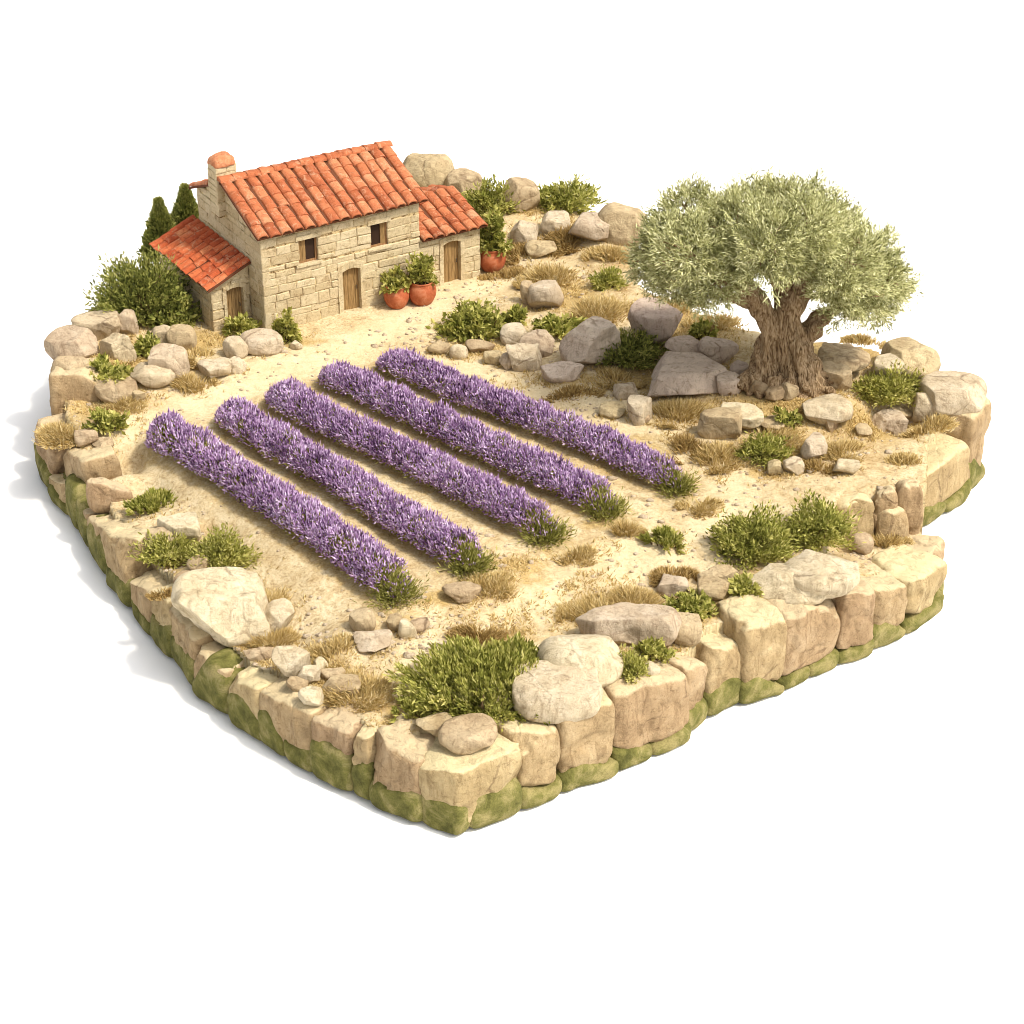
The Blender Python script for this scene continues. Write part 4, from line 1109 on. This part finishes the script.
# ------------------------------------------------------------------ cypresses behind the lean-to
def cypress(u, vtop, depth_y, wpx, label, seed):
    rng = np.random.default_rng(seed)
    top = at_depth(u, vtop, depth_y); base = np.array([top[0], depth_y, 0.0]); base[2] = float(land(base[None])[0]) - .05
    s = ppm(base); R = wpx / s / 2; Hh = top[2] - base[2]
    o = empty('cypress', base); tag(o, label, 'cypress', 'cypress trees behind the house')
    n = 6500; t = rng.uniform(.04, 1, n) ** .85; a = rng.uniform(0, 2 * math.pi, n)
    prof = np.clip(t / .12, .1, 1) * (1.001 - t) ** 1.05
    k = 1 + .28 * vnoise(np.c_[np.cos(a) * 1.6, np.sin(a) * 1.6, t * 9], seed)
    r = R * prof * k * rng.uniform(.55, 1.05, n)
    P = base + np.c_[np.cos(a) * r, np.sin(a) * r, t * Hh]
    Dr = np.c_[np.cos(a) * .45, np.sin(a) * .45, np.full(n, 1.0)] + rng.normal(size=(n, 3)) * .35
    V, Fc = diamonds(P, Dr, 6.5 / s * rng.uniform(.6, 1.3, n), 2.3 / s * rng.uniform(.7, 1.3, n), rng)
    add('crown', V, Fc, M['darkgreen'], o)
    mb = MB(); mb.tube([base - EZ * .1, base + EZ * Hh * .5, base + EZ * Hh * .9], [.16, .10, .02], 8); mb.build('trunk', M['stem'], o)
cypress(158.5, 203, 19.0, 50, 'shorter cypress, left of the two, above the lean-to roof', 61)
cypress(185, 189, 20.6, 46, 'taller cypress against the gable wall of the house', 62)

# ------------------------------------------------------------------ the olive tree
TB = ground(785, 387); TY = TB[1]
def tp(u, v, dy=0.0): return at_depth(u, v, TY + dy)
ST = ppm(TB)
tree = empty('olive_tree', TB); tag(tree, 'old olive tree with twisted split trunk and silver green crown on the rocky rise', 'tree')
mb = MB()
def limb(pts, m=mb, n=14):
    P = np.array([tp(p[0], p[1], p[3] if len(p) > 3 else 0) for p in pts]); R = np.array([p[2] / ST for p in pts])
    k = 10; tt = np.linspace(0, len(P) - 1, (len(P) - 1) * 4 + 1)
    def cr(A):
        A = np.asarray(A, float); i = np.clip(tt.astype(int), 0, len(A) - 2); f = (tt - i)
        p0, p1, p2, p3 = A[np.clip(i - 1, 0, len(A) - 1)], A[i], A[i + 1], A[np.clip(i + 2, 0, len(A) - 1)]
        f = f[:, None] if A.ndim > 1 else f
        return .5 * (2 * p1 + (p2 - p0) * f + (2 * p0 - 5 * p1 + 4 * p2 - p3) * f * f + (3 * p1 - p0 - 3 * p2 + p3) * f ** 3)
    m.tube(cr(P), np.maximum(cr(R), .02), n)
limb([(807,400,25,-.1), (803,382,21,-.1), (798,358,19,0), (789,334,16,0), (788,314,14,0), (798,296,13,0), (806,276,10,.2)])
limb([(783,396,17,.5), (782,360,16,.5), (778,330,10,.4)])
limb([(762,392,18,-.2), (762,375,14,-.1), (764,352,12,0), (771,332,12,0), (765,314,11,0), (753,296,11,-.1), (738,276,8,-.2)])
limb([(790,345,14,.1), (806,332,11,.2), (822,318,9,.2), (842,304,6,.1), (868,290,4,0)])
limb([(764,315,10,0), (748,303,6,-.1), (730,297,5,-.2), (706,285,3,-.3)])
limb([(788,318,14,.2), (786,298,11,.4), (776,270,8,.6), (770,240,5,.8)])
limb([(805,278,10,.2), (806,250,7,.2), (800,215,4,.1)])
limb([(805,282,8,.2), (830,258,6,-.3), (858,240,4,-.6)])
limb([(738,278,8,-.2), (718,255,6,-.1), (700,228,4,.2)])
limb([(738,278,6,-.2), (705,270,5,-.5), (670,262,3,-.8)])
for r in ([(798,372,14,-.2), (818,388,11,-.3), (836,398,6,-.4), (848,403,3,-.4)], [(766,370,12,-.1), (749,379,11,-.2), (735,387,7,-.3), (722,392,3,-.3)], [(800,378,15,-.3), (806,394,9,-.6), (812,406,4,-.8)],
          [(770,376,12,-.3), (772,390,8,-.5), (768,400,4,-.6)], [(805,365,14,.2), (826,378,9,.3), (842,388,4,.3)], [(790,380,13,-.3), (790,396,8,-.6), (792,404,4,-.8)]): limb(r)
tr = mb.build('trunk', M['bark'], tree, smooth=True)
rm = tr.modifiers.new('weld', 'REMESH'); rm.mode = 'VOXEL'; rm.voxel_size = .05
dg = bpy.context.evaluated_depsgraph_get(); me = bpy.data.meshes.new_from_object(tr.evaluated_get(dg)); tr.modifiers.clear(); tr.data = me
nv = len(me.vertices); co = np.empty(nv * 3, np.float32); me.vertices.foreach_get('co', co); co = co.reshape(-1, 3).astype(float)
nr = np.empty(nv * 3, np.float32); me.vertex_normals.foreach_get('vector', nr); nr = nr.reshape(-1, 3).astype(float)
ang = np.arctan2(co[:, 1], co[:, 0]) ; ta = co[:, 2] * .55; tw = np.c_[co[:, 0] * np.cos(ta) - co[:, 1] * np.sin(ta), co[:, 0] * np.sin(ta) + co[:, 1] * np.cos(ta), co[:, 2]]
gv = fbm(tw * np.array([3.6, 3.6, .75]), 91, 3); rdg = np.abs(vnoise(tw * np.array([3.0, 3.0, .55]) + 7, 92))
damp = np.clip(1.1 - (co[:, 2] - 2.0) * .5, .25, 1)
co = co + nr * ((.09 * gv + .26 * rdg - .10) * damp)[:, None]
me.vertices.foreach_set('co', co.astype(np.float32).reshape(-1)); me.polygons.foreach_set('use_smooth', np.ones(len(me.polygons), bool)); me.update()
if not me.materials: me.materials.append(M['bark'])
# crown: clumps (picture place, depth, radii in pixels)
CL = [(688,212,0,36,30),(658,236,-.6,26,26),(652,268,.3,22,20),(690,250,-1.6,42,34),(672,286,-.8,30,18),(715,275,-1.5,34,24),(735,226,-.4,44,38),(745,205,.6,34,24),(700,300,-1.0,22,14),
      (770,240,-2.0,44,40),(760,272,-1.7,36,24),(790,205,.6,44,28),(810,230,-1.6,40,38),(800,268,-1.6,34,22),(836,226,.2,30,26),(850,258,-1.2,42,34),
      (880,248,.6,26,22),(892,278,0,26,28),(864,288,-.9,32,22),(838,282,-1.4,26,20),(882,302,.2,20,15),(848,306,-.6,20,11),(896,286,.8,16,16),(720,250,1.6,40,30),(790,250,1.8,46,34),(858,268,1.6,32,26),(670,252,1.2,34,28),(640,255,0,13,16)]
rng = np.random.default_rng(314); VV, FF, nn = [], [], 0; tb = MB(); CC = []
for (u, v, dy, ru, rv) in CL:
    u = 775 + (u - 775) * .955; v2 = v + 5 - (26 if 735 < u < 830 and v >= 260 else 0) - (8 if u < 720 and v > 280 else 0)
    c = tp(u, v2, dy); Ru, Rv = ru / ST * .72, rv / ST / CE * .70; CC.append(c); Rd = (Ru + Rv) / 2
    ns = int(ru * rv * .17) + 12; per = 28
    d = norm(rng.normal(size=(ns, 3)) + [0, 0, .18])
    lob = 1 + .50 * vnoise(d * 1.9 + rng.uniform(0, 99), 6)
    tip = c + d * np.array([Ru, Rd, Rv]) * (lob * rng.uniform(.72, 1.08, ns))[:, None]
    root = c + d * np.array([Ru, Rd, Rv]) * .25
    # outer twigs turn upwards
    up = norm(tip - root) + np.array([0, 0, .35]); Ltw = rng.uniform(.35, .75, ns)
    t = rng.uniform(-.35, 1, (ns, per)) ** 1
    P = tip[:, None] + norm(up)[:, None] * (t * Ltw[:, None])[..., None] * .75 + rng.normal(size=(ns, per, 3)) * .075
    Dr = norm(up)[:, None] + rng.normal(size=(ns, per, 3)) * .55
    P = P.reshape(-1, 3); Dr = Dr.reshape(-1, 3); n = len(P)
    V, Fc = diamonds(P, Dr, rng.uniform(.13, .27, n), rng.uniform(.028, .052, n), rng)
    VV.append(V); FF.append(Fc + nn); nn += len(V)
    for q in range(0, ns, max(1, ns // 7)):
        tb.tube([c * .9 + root[q] * .1, (root[q] + tip[q]) / 2 + rng.normal(size=3) * .06, tip[q]], [.045, .028, .012], 5, cap=False)
for c in CC:      # a limb from the fork to every clump
    f = tp(785, 292, .1) if c[0] > tp(745, 290)[0] and c[0] < tp(830, 290)[0] else (tp(742, 284, -.1) if c[0] < tp(785, 290)[0] else tp(836, 300, .1))
    m = f * .5 + c * .5 - EZ * .12 * np.linalg.norm(c - f) + rng.normal(size=3) * .12
    tb.tube([f, f * .72 + m * .28 - EZ * .03, m, c], [.09, .075, .06, .04], 6)
add('crown', np.concatenate(VV), np.concatenate(FF), M['olive'], tree)
tb.build('branches', M['bark'], tree)

# ------------------------------------------------------------------ light, sky, camera
SUN_EL, SUN_T = math.radians(56), math.radians(30)     # from the right, a little towards the viewer
sd = np.array([math.cos(SUN_T) * math.cos(SUN_EL), -math.sin(SUN_T) * math.cos(SUN_EL), math.sin(SUN_EL)])
from mathutils import Vector
L = bpy.data.lights.new('sun', 'SUN'); L.energy = 2.8; L.angle = math.radians(5.0); L.color = (1.0, .92, .78)
lo = bpy.data.objects.new('sun', L); COL.objects.link(lo); lo.rotation_euler = Vector(-sd).to_track_quat('-Z', 'Y').to_euler()
w = bpy.data.worlds.new('World'); S.world = w; w.use_nodes = True; nt = w.node_tree
sky = nt.nodes.new('ShaderNodeTexSky'); sky.sky_type = 'NISHITA'; sky.sun_disc = False; sky.sun_elevation = SUN_EL
sky.sun_rotation = math.atan2(sd[0], sd[1]); sky.air_density = 1.0; sky.dust_density = 6.0; sky.ozone_density = 0.6
hs = nt.nodes.new('ShaderNodeHueSaturation'); hs.inputs['Saturation'].default_value = .18
nt.links.new(sky.outputs[0], hs.inputs['Color']); bg = nt.nodes['Background']; nt.links.new(hs.outputs[0], bg.inputs['Color']); bg.inputs['Strength'].default_value = 0.15
cam = bpy.data.cameras.new('camera'); cam.sensor_width = 36; cam.lens = F / 1024 * 36; cam.clip_end = 2000; cam.clip_start = .5
oc = bpy.data.objects.new('camera', cam); COL.objects.link(oc); oc.location = CAM; oc.rotation_euler = (math.radians(90) - ELEV, 0, 0); S.camera = oc
S.view_settings.view_transform = 'Standard'; S.view_settings.look = 'None'; S.view_settings.gamma = 1; S.view_settings.exposure = 0.38
S.cycles.filter_width = 0.9; S.cycles.use_denoising = True; S.cycles.max_bounces = 6; S.cycles.diffuse_bounces = 4
